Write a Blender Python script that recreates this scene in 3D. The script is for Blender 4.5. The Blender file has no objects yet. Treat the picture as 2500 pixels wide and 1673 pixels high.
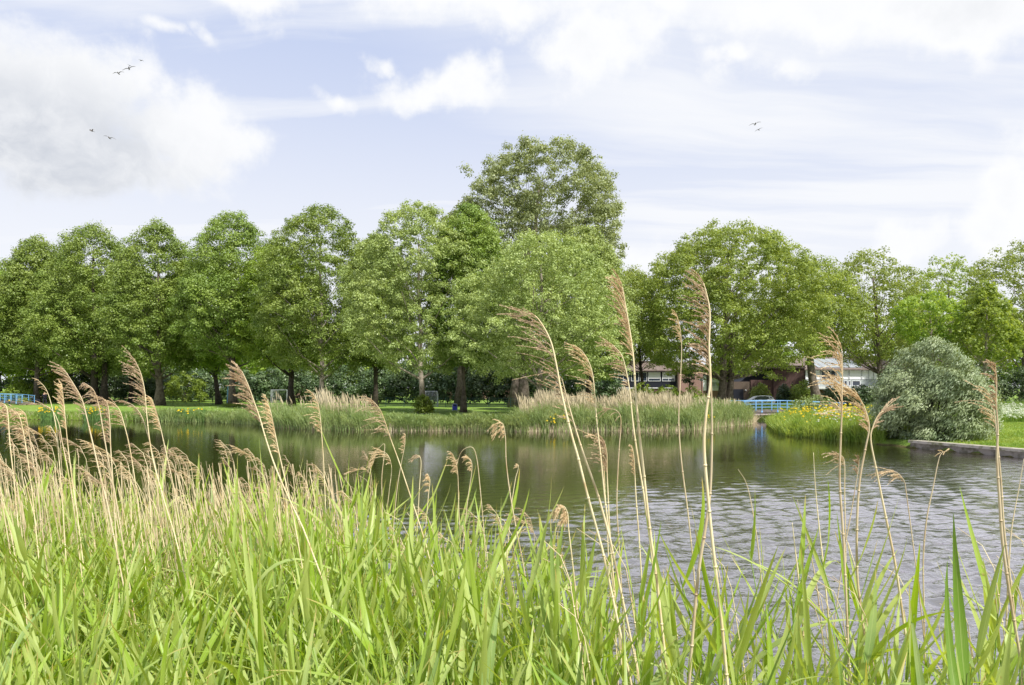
import bpy, math, random
import numpy as np
R = math.radians
random.seed(7)
SC = bpy.context.scene
COL = SC.collection
F, HZ, CZ = 1700.0, 948.0, 2.8          # focal length in photo pixels, horizon row, camera height (m)

# ------------------------------------------------------------------ camera, sky, sun
cam_d = bpy.data.cameras.new('camera')
cam = bpy.data.objects.new('camera', cam_d); COL.objects.link(cam)
cam.location = (0, 0, CZ); cam.rotation_euler = (R(90), 0, 0)
cam_d.sensor_width = 36; cam_d.lens = F / 2500 * 36
cam_d.shift_y = (HZ - 836.5) / 2500
cam_d.clip_start = 0.05; cam_d.clip_end = 8000
SC.camera = cam
SC.view_settings.view_transform = 'Standard'; SC.view_settings.look = 'None'
SC.view_settings.exposure = 0.74; SC.view_settings.gamma = 1
SUN_EL, SUN_AZ = R(52), R(138)
sd = bpy.data.lights.new('sun', 'SUN'); sd.energy = 3.8; sd.angle = R(1.2); sd.color = (1, .96, .88)
sun = bpy.data.objects.new('sun', sd); COL.objects.link(sun)
sun.rotation_euler = (R(90) - SUN_EL, 0, -SUN_AZ + math.pi)
sun.location = (30, 0, 60)

def nt_clear(nt):
    for n in list(nt.nodes): nt.nodes.remove(n)
def N(nt, typ, **kw):
    n = nt.nodes.new(typ)
    for k, v in kw.items():
        if k.startswith('i_'):
            k2 = k[2:]; n.inputs[int(k2) if k2.isdigit() else k2].default_value = v
        else: setattr(n, k, v)
    return n
def MATH(nt, op, a, b=None, c=None, clamp=False):
    n = nt.nodes.new('ShaderNodeMath'); n.operation = op; n.use_clamp = clamp
    for i, v in enumerate((a, b, c)):
        if v is None: continue
        if isinstance(v, (int, float)): n.inputs[i].default_value = v
        else: nt.links.new(v, n.inputs[i])
    return n.outputs[0]
def VM(nt, op, a, b=None):
    n = nt.nodes.new('ShaderNodeVectorMath'); n.operation = op
    for i, v in enumerate((a, b)):
        if v is None: continue
        if isinstance(v, tuple): n.inputs[i].default_value = v
        else: nt.links.new(v, n.inputs[i])
    return n.outputs['Value'] if op == 'LENGTH' else n.outputs[0]
def SMOOTH(nt, v, a, b, lo=0., hi=1.):
    n = nt.nodes.new('ShaderNodeMapRange'); n.interpolation_type = 'SMOOTHSTEP'
    nt.links.new(v, n.inputs[0])
    for i, x in enumerate((a, b, lo, hi)): n.inputs[1 + i].default_value = x
    return n.outputs[0]
def MIXC(nt, f, a, b, mode='MIX'):
    n = nt.nodes.new('ShaderNodeMix'); n.data_type = 'RGBA'; n.blend_type = mode
    if isinstance(f, (int, float)): n.inputs[0].default_value = f
    else: nt.links.new(f, n.inputs[0])
    for i, v in ((6, a), (7, b)):
        if isinstance(v, tuple): n.inputs[i].default_value = (*v, 1)
        else: nt.links.new(v, n.inputs[i])
    return n.outputs[2]
def NOISE(nt, vec, scale, detail=3., rough=.5, lac=2.):
    n = nt.nodes.new('ShaderNodeTexNoise')
    n.inputs['Scale'].default_value = scale; n.inputs['Detail'].default_value = detail
    n.inputs['Roughness'].default_value = rough; n.inputs['Lacunarity'].default_value = lac
    if vec is not None: nt.links.new(vec, n.inputs['Vector'])
    return n.outputs['Fac']

def make_world():
    w = bpy.data.worlds.new('World'); SC.world = w; w.use_nodes = True
    nt = w.node_tree; nt_clear(nt)
    out = N(nt, 'ShaderNodeOutputWorld'); bg = N(nt, 'ShaderNodeBackground'); bg.inputs[1].default_value = 0.10
    sky = N(nt, 'ShaderNodeTexSky'); sky.sky_type = 'NISHITA'; sky.sun_disc = False
    sky.sun_elevation = SUN_EL; sky.sun_rotation = SUN_AZ; sky.dust_density = 1.5; sky.ozone_density = 1.5
    d = N(nt, 'ShaderNodeTexCoord').outputs['Generated']
    sep = N(nt, 'ShaderNodeSeparateXYZ'); nt.links.new(d, sep.inputs[0]); z = sep.outputs[2]
    # thin high cloud on a plane far above
    zz = MATH(nt, 'ADD', MATH(nt, 'MAXIMUM', z, 0.0), 0.12)
    cmb = N(nt, 'ShaderNodeCombineXYZ')
    nt.links.new(MATH(nt, 'DIVIDE', sep.outputs[0], zz), cmb.inputs[0])
    nt.links.new(MATH(nt, 'MULTIPLY', MATH(nt, 'DIVIDE', sep.outputs[1], zz), 1.5), cmb.inputs[1])
    cw = NOISE(nt, cmb.outputs[0], .6, 4, .5)
    stv = VM(nt, 'MULTIPLY', cmb.outputs[0], (.42, 1.7, 1)); cb2 = N(nt, 'ShaderNodeCombineXYZ'); nt.links.new(MATH(nt, 'MULTIPLY', cw, 1.6), cb2.inputs[1])
    v1 = NOISE(nt, VM(nt, 'ADD', stv, cb2.outputs[0]), .85, 9, .58)
    veil = SMOOTH(nt, v1, .41, .66, 0, .9)
    hor = SMOOTH(nt, z, .08, .52, .95, 0)
    rightw = SMOOTH(nt, sep.outputs[0], -.35, .25, 0, .86)
    veil = MATH(nt, 'MAXIMUM', MATH(nt, 'MAXIMUM', veil, hor), MATH(nt, 'MULTIPLY', rightw, SMOOTH(nt, v1, .34, .60, .50, 1.15)), clamp=True)
    wz = N(nt, 'ShaderNodeTexNoise'); wz.inputs['Scale'].default_value = 5.; wz.inputs['Detail'].default_value = 5; nt.links.new(d, wz.inputs['Vector'])
    dw = VM(nt, 'ADD', d, VM(nt, 'MULTIPLY', VM(nt, 'SUBTRACT', wz.outputs['Color'], (.5, .5, .5)), (.22, .22, .16)))
    n1 = NOISE(nt, d, 8.5, 11, .6)
    n2 = NOISE(nt, VM(nt, 'ADD', d, (3.1, .2, .08)), 9, 6, .6)
    blobs = [(110, 240, 330, 190, 1), (400, 350, 240, 95, 1), (60, 390, 420, 110, 1), (545, 125, 60, 52, .8), (455, 125, 90, 45, .55), (620, 40, 110, 75, .8),
             (1230, 20, 520, 110, 1), (1500, 110, 190, 110, 1), (1130, 205, 260, 62, .9), (900, 130, 80, 40, .5), (1250, 180, 120, 60, .9),
             (1880, 185, 120, 70, .9), (1790, 150, 60, 45, .6), (2030, 25, 230, 95, 1), (2380, 20, 240, 85, 1), (760, 245, 100, 40, .5), (1700, 10, 120, 50, .8),
             (2200, 575, 85, 95, 1), (2400, 560, 110, 80, 1), (2480, 420, 70, 130, 1), (1570, 605, 110, 60, .8), (2000, 640, 260, 40, .7),
             (-500, 300, 300, 200, 1), (3000, 250, 400, 160, 1), (3300, 600, 400, 90, 1), (-900, 600, 300, 120, 1)]
    acc = None
    for px, py, rx, ry, s in blobs:
        c = np.array([(px - 1250) / F, 1, (HZ - py) / F]); L = np.linalg.norm(c); c /= L
        dv = VM(nt, 'SUBTRACT', dw, tuple(float(q) for q in c))
        sv = VM(nt, 'MULTIPLY', dv, (F * L / rx * 1.0, F * L / rx * .8, F * L / ry))
        val = MATH(nt, 'SUBTRACT', s, VM(nt, 'LENGTH', sv))
        acc = val if acc is None else MATH(nt, 'MAXIMUM', acc, val)
    # overhead and behind: a broken cumulus field from the same noise
    over = MATH(nt, 'SUBTRACT', MATH(nt, 'MULTIPLY', NOISE(nt, d, 2.4, 4, .5), 2.2), 1.25)
    over = MATH(nt, 'ADD', over, SMOOTH(nt, z, .45, .75, -1.2, 0))
    acc = MATH(nt, 'MAXIMUM', acc, over)
    body = MATH(nt, 'ADD', acc, MATH(nt, 'MULTIPLY', MATH(nt, 'SUBTRACT', n1, .50), 2.7))
    cum = SMOOTH(nt, body, -.10, .58)
    # cloud tone: thick parts greyer, small billows
    thick = SMOOTH(nt, MATH(nt, 'ADD', body, MATH(nt, 'MULTIPLY', MATH(nt, 'SUBTRACT', n2, .5), 1.6)), .45, 1.5)
    lowgrey = VM(nt, 'SUBTRACT', d, tuple(float(q) for q in (np.array([-.72, 1, .33]) / np.linalg.norm([-.72, 1, .33]))))
    gfac = MATH(nt, 'MULTIPLY', MATH(nt, 'MAXIMUM', MATH(nt, 'MULTIPLY', thick, .30), SMOOTH(nt, VM(nt, 'LENGTH', VM(nt, 'MULTIPLY', lowgrey, (3.2, 3.2, 6.5))), .1, 1.0, 1., 0)), 1.0)
    gfac = MATH(nt, 'MULTIPLY', gfac, SMOOTH(nt, NOISE(nt, dw, 6.5, 8, .62), .36, .62, .35, 1.15), clamp=True)
    ccol = MIXC(nt, gfac, (5.95, 6.0, 6.1), (3.9, 4.1, 4.5))
    skyc = MIXC(nt, 1.0, sky.outputs[0], (1.10, .92, .92), 'MULTIPLY')
    skyc = MIXC(nt, .88, skyc, (3.55, 4.1, 5.6))
    vcol = MIXC(nt, veil, skyc, (5.65, 5.75, 5.98))
    fin = MIXC(nt, cum, vcol, ccol)
    nt.links.new(fin, bg.inputs[0]); nt.links.new(bg.outputs[0], out.inputs[0])
make_world()

# ------------------------------------------------------------------ materials
def mat(name, rgb, rough=.7, spec=.3, noise=None, trans=0., metal=0., bump=None, emis=0, rnd=0., ncoord='Object', tint=(1.25, 1.15, .55)):
    """noise=(scale, rgb2, lo, hi) mixes to a second natural colour; vary: strength of low frequency hue variation"""
    m = bpy.data.materials.new(name); m.use_nodes = True; nt = m.node_tree; nt_clear(nt)
    out = N(nt, 'ShaderNodeOutputMaterial'); p = N(nt, 'ShaderNodeBsdfPrincipled')
    tc = N(nt, 'ShaderNodeTexCoord').outputs[ncoord]
    col = None
    if noise:
        fac = SMOOTH(nt, NOISE(nt, tc, noise[0], 4, .6), noise[2], noise[3])
        col = MIXC(nt, fac, rgb, noise[1])
    if rnd:
        oi = N(nt, 'ShaderNodeObjectInfo').outputs['Random']
        hs = N(nt, 'ShaderNodeHueSaturation')
        nt.links.new(SMOOTH(nt, oi, 0, 1, 1 - rnd, 1 + rnd), hs.inputs['Value'])
        nt.links.new(SMOOTH(nt, oi, 0, 1, .5 - rnd * .04, .5 + rnd * .06), hs.inputs['Hue'])
        if col is None: hs.inputs['Color'].default_value = (*rgb, 1)
        else: nt.links.new(col, hs.inputs['Color'])
        col = hs.outputs[0]
    if col is None: p.inputs['Base Color'].default_value = (*rgb, 1)
    else: nt.links.new(col, p.inputs['Base Color'])
    p.inputs['Roughness'].default_value = rough; p.inputs['Metallic'].default_value = metal
    p.inputs['Specular IOR Level'].default_value = spec
    if bump:
        b = N(nt, 'ShaderNodeBump'); b.inputs['Strength'].default_value = bump[1]; b.inputs['Distance'].default_value = bump[2] if len(bump) > 2 else .02
        nt.links.new(NOISE(nt, tc, bump[0], 6, .65), b.inputs['Height']); nt.links.new(b.outputs[0], p.inputs['Normal'])
    if trans:
        t = N(nt, 'ShaderNodeBsdfTranslucent'); ms = N(nt, 'ShaderNodeMixShader'); ms.inputs[0].default_value = trans
        tcol = MIXC(nt, 1.0, col if col is not None else rgb, tint, 'MULTIPLY')
        nt.links.new(tcol, t.inputs[0])
        nt.links.new(p.outputs[0], ms.inputs[1]); nt.links.new(t.outputs[0], ms.inputs[2]); nt.links.new(ms.outputs[0], out.inputs[0])
    else: nt.links.new(p.outputs[0], out.inputs[0])
    return m
def leafmat(name, a, b, scale=.35, trans=.30, rough=.45, spec=.45, rnd=.12):
    return mat(name, a, rough, spec, noise=(scale, b, .36, .64), trans=trans, rnd=rnd)

M = {}
M['linden'] = leafmat('linden_leaf', (.175, .262, .048), (.275, .365, .075), rnd=.10)
M['lindenpale'] = leafmat('pale_linden_leaf', (.265, .345, .10), (.375, .455, .15), rnd=.06)
M['linden_back'] = leafmat('yellow_green_linden_leaf', (.225, .335, .045), (.32, .43, .065), trans=.45)
M['poplar'] = leafmat('poplar_leaf', (.215, .25, .10), (.32, .36, .165), .5, trans=.3)
M['plane'] = leafmat('plane_leaf', (.225, .295, .062), (.335, .41, .095), trans=.42)
M['maple'] = leafmat('maple_leaf', (.245, .345, .055), (.35, .45, .085), .6, trans=.5)
M['hedge'] = leafmat('dark_hedge_leaf', (.06, .105, .045), (.13, .19, .07), .5, trans=.2, spec=.5)
M['shrub'] = leafmat('light_shrub_leaf', (.17, .25, .04), (.27, .36, .05), .8, trans=.45)
M['willow'] = leafmat('willow_leaf', (.20, .265, .14), (.34, .405, .215), .9, trans=.25, rough=.45, spec=.45, rnd=0)
M['bark'] = mat('grey_bark', (.20, .165, .14), .9, .2, noise=(3, (.10, .08, .065), .35, .65), bump=(9, .9, .06))
M['barkpale'] = mat('pale_bark', (.36, .31, .26), .9, .2, noise=(3, (.19, .165, .12), .40, .7), bump=(9, .9, .05))
M['barkdark'] = mat('dark_bark', (.085, .068, .055), .9, .2, noise=(3, (.05, .042, .034), .35, .65), bump=(9, .9, .06))
M['blossom'] = mat('white_blossom', (.72, .74, .62), .8, trans=.3, tint=(1, 1, .9))
M['yellow'] = mat('yellow_petal', (.80, .62, .03), .6, trans=.3)
M['reedgreen'] = leafmat('far_reed_leaf', (.19, .27, .085), (.30, .37, .14), .9, trans=.35, rnd=.05)
M['bankgrass'] = leafmat('bank_grass_blade', (.15, .26, .04), (.25, .36, .06), .4, trans=.4, rnd=0)
M['bankgrass_b'] = leafmat('lush_bank_blade', (.21, .33, .055), (.38, .47, .10), 1.3, trans=.5, rnd=0)
M['irisleaf'] = leafmat('iris_leaf', (.09, .19, .05), (.14, .26, .06), .9, trans=.35)
M['reeddry'] = mat('far_dry_reed', (.62, .54, .37), .8, noise=(.6, (.50, .42, .27), .35, .65), trans=.25, tint=(1, .95, .85))
M['drystem'] = mat('dry_reed_stem', (.70, .59, .38), .55, .4, noise=(6, (.48, .33, .17), .45, .72), trans=0, rnd=.15)
M['plume'] = mat('dry_reed_plume', (.74, .60, .41), .85, .15, noise=(9, (.55, .41, .25), .42, .72), trans=.35, rnd=.16, tint=(1., .95, .85))
M['stemgreen'] = mat('green_reed_stem', (.22, .33, .06), .5, .4, rnd=.15)
def blade_mat():
    m = bpy.data.materials.new('green_reed_blade'); m.use_nodes = True; nt = m.node_tree; nt_clear(nt)
    out = N(nt, 'ShaderNodeOutputMaterial'); p = N(nt, 'ShaderNodeBsdfPrincipled')
    oc = N(nt, 'ShaderNodeTexCoord').outputs['Object']
    oi = N(nt, 'ShaderNodeObjectInfo').outputs['Random']
    uv = N(nt, 'ShaderNodeUVMap'); sx = N(nt, 'ShaderNodeSeparateXYZ'); nt.links.new(uv.outputs[0], sx.inputs[0])
    cell = MATH(nt, 'FLOOR', MATH(nt, 'ADD', sx.outputs[0], .0005)); ux = MATH(nt, 'SUBTRACT', sx.outputs[0], cell)
    wn = N(nt, 'ShaderNodeTexWhiteNoise'); wn.noise_dimensions = '2D'; cb = N(nt, 'ShaderNodeCombineXYZ'); nt.links.new(cell, cb.inputs[0]); nt.links.new(oi, cb.inputs[1]); nt.links.new(cb.outputs[0], wn.inputs['Vector'])
    fac = MATH(nt, 'ADD', MATH(nt, 'MULTIPLY', wn.outputs[0], .75), MATH(nt, 'MULTIPLY', SMOOTH(nt, NOISE(nt, oc, 2.6, 3, .6), .34, .66), .25))
    c = MIXC(nt, SMOOTH(nt, fac, .15, .6), (.225, .375, .025), (.37, .46, .15))
    c = MIXC(nt, SMOOTH(nt, fac, .72, .95), c, (.19, .30, .09))
    dry = SMOOTH(nt, NOISE(nt, VM(nt, 'ADD', oc, (5., 2., 1.)), 5., 5, .7), .62, .76, 0, .75)
    c = MIXC(nt, dry, c, (.55, .46, .20))
    spot = SMOOTH(nt, NOISE(nt, VM(nt, 'MULTIPLY', oc, (60., 60., 18.)), 1., 2, .5), .70, .76, 0, .7)
    c = MIXC(nt, spot, c, (.33, .24, .08))
    tipb = MATH(nt, 'MULTIPLY', SMOOTH(nt, sx.outputs[1], .80, .97), SMOOTH(nt, MATH(nt, 'FRACT', MATH(nt, 'MULTIPLY', wn.outputs[0], 7.3)), .45, .6, 0, .9))
    c = MIXC(nt, tipb, c, (.50, .38, .15))
    hs = N(nt, 'ShaderNodeHueSaturation'); nt.links.new(c, hs.inputs['Color'])
    nt.links.new(SMOOTH(nt, oi, 0, 1, .72, 1.15), hs.inputs['Value'])
    nt.links.new(SMOOTH(nt, oi, 0, 1, .515, .49), hs.inputs['Hue'])
    # fine lengthwise veins from the blade UV
    vein = MATH(nt, 'SINE', MATH(nt, 'MULTIPLY', ux, 50.))
    mid = SMOOTH(nt, MATH(nt, 'ABSOLUTE', MATH(nt, 'SUBTRACT', ux, .5)), .0, .07, .35, 0)
    col = MIXC(nt, MATH(nt, 'ADD', MATH(nt, 'MULTIPLY', vein, .07), .08), hs.outputs[0], (.50, .60, .22))
    col = MIXC(nt, mid, col, (.55, .62, .28))
    nt.links.new(col, p.inputs['Base Color']); p.inputs['Roughness'].default_value = .42; p.inputs['Specular IOR Level'].default_value = .4
    t = N(nt, 'ShaderNodeBsdfTranslucent'); nt.links.new(MIXC(nt, 1., col, (1.35, 1.3, .28), 'MULTIPLY'), t.inputs[0])
    ms = N(nt, 'ShaderNodeMixShader'); ms.inputs[0].default_value = .42
    nt.links.new(p.outputs[0], ms.inputs[1]); nt.links.new(t.outputs[0], ms.inputs[2]); nt.links.new(ms.outputs[0], out.inputs[0])
    return m
M['blade'] = blade_mat()
M['blue'] = mat('light_blue_paint', (.16, .38, .70), .5, .4, noise=(3, (.22, .42, .66), .4, .7))
M['navy'] = mat('blue_bin_paint', (.03, .05, .55), .4, .5)
M['steel'] = mat('galvanised_steel', (.50, .52, .58), .45, metal=.3, noise=(6, (.38, .40, .45), .4, .7))
M['darksteel'] = mat('dark_green_fence_paint', (.015, .045, .045), .5)
M['concrete'] = mat('weathered_concrete', (.26, .23, .20), .9, noise=(2.5, (.11, .10, .07), .38, .62), bump=(20, .5, .01))
M['concretecap'] = mat('pale_concrete_cap', (.40, .36, .31), .9, noise=(3.5, (.17, .17, .09), .42, .66), bump=(20, .4, .01))
M['deck'] = mat('bridge_deck', (.16, .14, .13), .8, noise=(4, (.10, .09, .08), .4, .7))
M['beam'] = mat('bridge_beam', (.34, .29, .27), .8, noise=(3, (.24, .2, .18), .4, .7))
M['brickdark'] = None
def brick_mat(name, a, b, mortar):
    m = bpy.data.materials.new(name); m.use_nodes = True; nt = m.node_tree; nt_clear(nt)
    out = N(nt, 'ShaderNodeOutputMaterial'); p = N(nt, 'ShaderNodeBsdfPrincipled')
    tc = N(nt, 'ShaderNodeTexCoord').outputs['Object']
    mp = N(nt, 'ShaderNodeMapping'); mp.inputs['Rotation'].default_value = (R(90), 0, 0); nt.links.new(tc, mp.inputs[0])
    br = N(nt, 'ShaderNodeTexBrick'); nt.links.new(mp.outputs[0], br.inputs['Vector'])
    br.inputs['Color1'].default_value = (*a, 1); br.inputs['Color2'].default_value = (*b, 1); br.inputs['Mortar'].default_value = (*mortar, 1)
    br.inputs['Scale'].default_value = 4.; br.inputs['Mortar Size'].default_value = .02
    big = NOISE(nt, tc, .5, 4, .6)
    nt.links.new(MIXC(nt, MATH(nt, 'MULTIPLY', big, .5), br.outputs[0], tuple(q * .6 for q in a)), p.inputs['Base Color'])
    p.inputs['Roughness'].default_value = .85
    nt.links.new(p.outputs[0], out.inputs[0]); return m
M['brick'] = brick_mat('red_brick', (.30, .165, .13), (.25, .135, .11), (.38, .33, .29))
M['brickdark'] = brick_mat('dark_brown_brick', (.12, .06, .055), (.09, .045, .04), (.10, .08, .07))
M['brickbrown'] = brick_mat('brown_brick', (.14, .10, .075), (.11, .08, .06), (.12, .10, .08))
M['rooftile'] = mat('brown_roof_tile', (.19, .15, .13), .8, noise=(3, (.15, .11, .10), .4, .65), bump=(8, .5, .04))
M['black'] = mat('black_cladding', (.012, .014, .024), .6)
M['whitepaint'] = mat('white_paint', (.72, .73, .76), .5, noise=(1.5, (.6, .6, .62), .5, .8))
M['blind'] = mat('white_blind', (.74, .75, .78), .7)
M['greypanel'] = mat('grey_panel', (.36, .40, .40), .6, noise=(1.2, (.29, .32, .33), .4, .7))
M['glass'] = mat('window_glass', (.03, .04, .06), .08, .8)
M['solar'] = mat('solar_panel_glass', (.45, .47, .55), .18, .9, metal=.2)
M['silver'] = mat('silver_car_paint', (.55, .57, .62), .28, .6, metal=.35)
M['rubber'] = mat('black_rubber', (.02, .02, .02), .7)
M['redlight'] = mat('red_tail_light', (.5, .02, .02), .3)
M['skin'] = mat('skin', (.55, .33, .25), .6)
M['darkcloth'] = mat('dark_cloth', (.02, .02, .035), .9, noise=(8, (.035, .03, .05), .4, .7))
M['hair'] = mat('brown_hair', (.05, .03, .02), .7)
M['bird'] = mat('grey_brown_feathers', (.10, .085, .08), .8, noise=(6, (.22, .2, .19), .45, .6))
M['coot'] = mat('black_feathers', (.012, .012, .022), .5, noise=(20, (.03, .03, .05), .4, .7))
M['orange'] = mat('orange_paint', (.80, .12, .02), .5)
M['boltyel'] = mat('yellow_band_paint', (.6, .4, .04), .6)
M['asphalt'] = mat('asphalt', (.06, .058, .056), .9, noise=(5, (.09, .085, .08), .4, .7), bump=(60, .3, .005))
M['paving'] = mat('concrete_paving', (.30, .28, .26), .9, noise=(4, (.22, .2, .18), .4, .7))
M['litter'] = mat('dead_reed_litter', (.17, .115, .07), .9, noise=(2, (.08, .06, .035), .4, .65), bump=(30, .6, .03))

# ------------------------------------------------------------------ mesh helpers
class MB:
    def __init__(s): s.v = []; s.f = []
    def add(s, vs, fs):
        o = len(s.v); s.v += [tuple(map(float, q)) for q in vs]; s.f += [tuple(o + i for i in f) for f in fs]; return s
    def box(s, c, d, rz=0.):
        x, y, z = (q / 2 for q in d); ca, sa = math.cos(rz), math.sin(rz); vs = []
        for k in (-1, 1):
            for a, b in ((-1, -1), (1, -1), (1, 1), (-1, 1)):
                X, Y = a * x, b * y; vs.append((c[0] + X * ca - Y * sa, c[1] + X * sa + Y * ca, c[2] + k * z))
        return s.add(vs, [(3, 2, 1, 0), (4, 5, 6, 7), (0, 1, 5, 4), (1, 2, 6, 5), (2, 3, 7, 6), (3, 0, 4, 7)])
    def tube(s, pts, rad, n=8, cap=True):
        pts = [np.array(p, float) for p in pts]
        if not hasattr(rad, '__len__'): rad = [rad] * len(pts)
        up = np.array([0, 0, 1.]) ; vs = []; fs = []
        t0 = pts[1] - pts[0]; t0 /= np.linalg.norm(t0) + 1e-9
        u = np.cross(t0, up); u = np.array([1., 0, 0]) if np.linalg.norm(u) < 1e-3 else u / np.linalg.norm(u)
        for i, p in enumerate(pts):
            t = pts[min(i + 1, len(pts) - 1)] - pts[max(i - 1, 0)]; t = t / (np.linalg.norm(t) + 1e-9)
            u = u - t * np.dot(u, t); u /= np.linalg.norm(u) + 1e-9; w = np.cross(t, u)
            for k in range(n):
                a = 2 * math.pi * k / n; vs.append(p + rad[i] * (math.cos(a) * u + math.sin(a) * w))
        for i in range(len(pts) - 1):
            for k in range(n): fs.append((i * n + k, i * n + (k + 1) % n, (i + 1) * n + (k + 1) % n, (i + 1) * n + k))
        if cap: fs.append(tuple(range(n))[::-1]); fs.append(tuple((len(pts) - 1) * n + k for k in range(n)))
        return s.add(vs, fs)
    def sphere(s, c, r, seg=10, rings=6):
        if not hasattr(r, '__len__'): r = (r, r, r)
        vs = [(c[0], c[1], c[2] - r[2])]; fs = []
        for i in range(1, rings):
            a = -math.pi / 2 + math.pi * i / rings
            for k in range(seg):
                b = 2 * math.pi * k / seg
                vs.append((c[0] + r[0] * math.cos(a) * math.cos(b), c[1] + r[1] * math.cos(a) * math.sin(b), c[2] + r[2] * math.sin(a)))
        vs.append((c[0], c[1], c[2] + r[2])); L = len(vs) - 1
        for k in range(seg): fs.append((0, 1 + (k + 1) % seg, 1 + k)); fs.append((L, L - seg + k, L - seg + (k + 1) % seg))
        for i in range(rings - 2):
            for k in range(seg): a = 1 + i * seg; fs.append((a + k, a + (k + 1) % seg, a + seg + (k + 1) % seg, a + seg + k))
        return s.add(vs, fs)
    def prism(s, poly, y0, y1):      # poly in (x, z), extruded along y
        n = len(poly); vs = [(x, y0, z) for x, z in poly] + [(x, y1, z) for x, z in poly]
        fs = [tuple(range(n)), tuple(range(n, 2 * n))[::-1]] + [(i, i + n, (i + 1) % n + n, (i + 1) % n) for i in range(n)]
        return s.add(vs, fs)
    def build(s, name, m, parent=None, smooth=False, loc=None):
        me = bpy.data.meshes.new(name); me.from_pydata(s.v, [], s.f); me.update()
        if smooth: me.polygons.foreach_set('use_smooth', [True] * len(me.polygons))
        return link(name, me, m, parent, loc)
def link(name, me, m, parent=None, loc=None):
    o = bpy.data.objects.new(name, me); COL.objects.link(o)
    if m is not None and len(me.materials) == 0: me.materials.append(m)
    if parent is not None: o.parent = parent
    if loc is not None: o.location = loc
    return o
def np_mesh(name, V, Q, m, parent=None, loc=None, uv=None, smooth=False):
    me = bpy.data.meshes.new(name); k = Q.shape[1]
    me.vertices.add(len(V)); me.vertices.foreach_set('co', np.ascontiguousarray(V, np.float32).ravel())
    me.loops.add(Q.size); me.loops.foreach_set('vertex_index', Q.astype(np.int32).ravel())
    me.polygons.add(len(Q)); me.polygons.foreach_set('loop_start', np.arange(0, Q.size, k, dtype=np.int32))
    if smooth: me.polygons.foreach_set('use_smooth', np.ones(len(Q), bool))
    me.update(calc_edges=True)
    if uv is not None:
        l = me.uv_layers.new(name='UVMap'); l.data.foreach_set('uv', np.ascontiguousarray(uv[Q.ravel()], np.float32).ravel())
    return link(name, me, m, parent, loc)
def empty(name, loc, rz=0.):
    o = bpy.data.objects.new(name, None); COL.objects.link(o); o.location = loc; o.rotation_euler.z = rz; return o
def tag(o, label=None, cat=None, group=None, kind=None):
    if label: o['label'] = label
    if cat: o['category'] = cat
    if group: o['group'] = group
    if kind: o['kind'] = kind
    return o
def W(px, Y): return (px - 1250) * Y / F          # photo column -> metres at depth Y
def Z(py, Y): return CZ + (HZ - py) * Y / F       # photo row -> metres at depth Y

# ------------------------------------------------------------------ terrain and water
WATER = np.array([(-200, 66), (W(-400, 64), 64), (W(67, 62.6), 62.6), (W(300, 60), 60), (W(510, 58), 58), (W(637, 53.5), 53.5), (W(675, 50), 50), (W(790, 46.9), 46.9),
                  (W(954, 45.8), 45.8), (W(1128, 45.8), 45.8), (W(1267, 45.2), 45.2), (W(1400, 45.8), 45.8), (W(1540, 46), 46), (W(1694, 46.8), 46.8), (W(1752, 51), 51), (17.6, 53.5), (19.8, 57), (21.4, 62), (22.5, 70), (27, 79),
                  (38, 79), (33, 70), (29.5, 64), (24.5, 58), (19.6, 53), (16.8, 44), (16.2, 40.7), (17.4, 38.3), (18.2, 36), (18.6, 34), (19.0, 32.2), (20.6, 28), (23.5, 20), (30, 5), (32, 2.5), (20, 2.0),
                  (8, 2.2), (4, 2.5), (1.5, 2.9), (.4, 3.3), (-.6, 4.1), (-2, 5.2), (-4, 5.9), (-9, 6.2), (-30, 7), (-200, 9)], float)
def sdist(X, Y):
    """signed distance to the water's edge, positive on land"""
    X = np.asarray(X, float); Y = np.asarray(Y, float); d = np.full(X.shape, 1e9); ins = np.zeros(X.shape, bool)
    n = len(WATER)
    for i in range(n):
        ax, ay = WATER[i]; bx, by = WATER[(i + 1) % n]; ex, ey = bx - ax, by - ay
        t = np.clip(((X - ax) * ex + (Y - ay) * ey) / (ex * ex + ey * ey), 0, 1)
        d = np.minimum(d, np.hypot(X - ax - t * ex, Y - ay - t * ey))
        c = ((ay > Y) != (by > Y)) & (X < (bx - ax) * (Y - ay) / (by - ay + 1e-12) + ax); ins ^= c
    return np.where(ins, -d, d)
def sstep(a, b, x): t = np.clip((x - a) / (b - a), 0, 1); return t * t * (3 - 2 * t)
def ground(X, Y):
    X = np.asarray(X, float); Y = np.asarray(Y, float); d = sdist(X, Y)
    lev = .6 - .3 * sstep(10, 20, X) * sstep(68, 84, Y)
    far = .05 + (lev - .05) * (.25 * sstep(0, 1.2, d) + .75 * sstep(0, 11, d))
    near = np.minimum(1.1, .30 * np.maximum(d, 0))
    wall = .30 + .35 * sstep(1, 16, d)
    z = far + (near - far) * (1 - sstep(12, 20, Y))
    wl = sstep(17, 18.6, X) * (1 - sstep(33.5, 37, Y)) * sstep(12, 20, Y)
    z = z + (wall - z) * wl
    z = z + .03 * np.sin(X * .9 + 1.3) * np.sin(Y * .7) * sstep(1, 4, d)
    return np.where(d > 0, z, np.maximum(-1.2, .35 * d))
def gz(x, y): return float(ground(np.array([x]), np.array([y]))[0])

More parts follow.
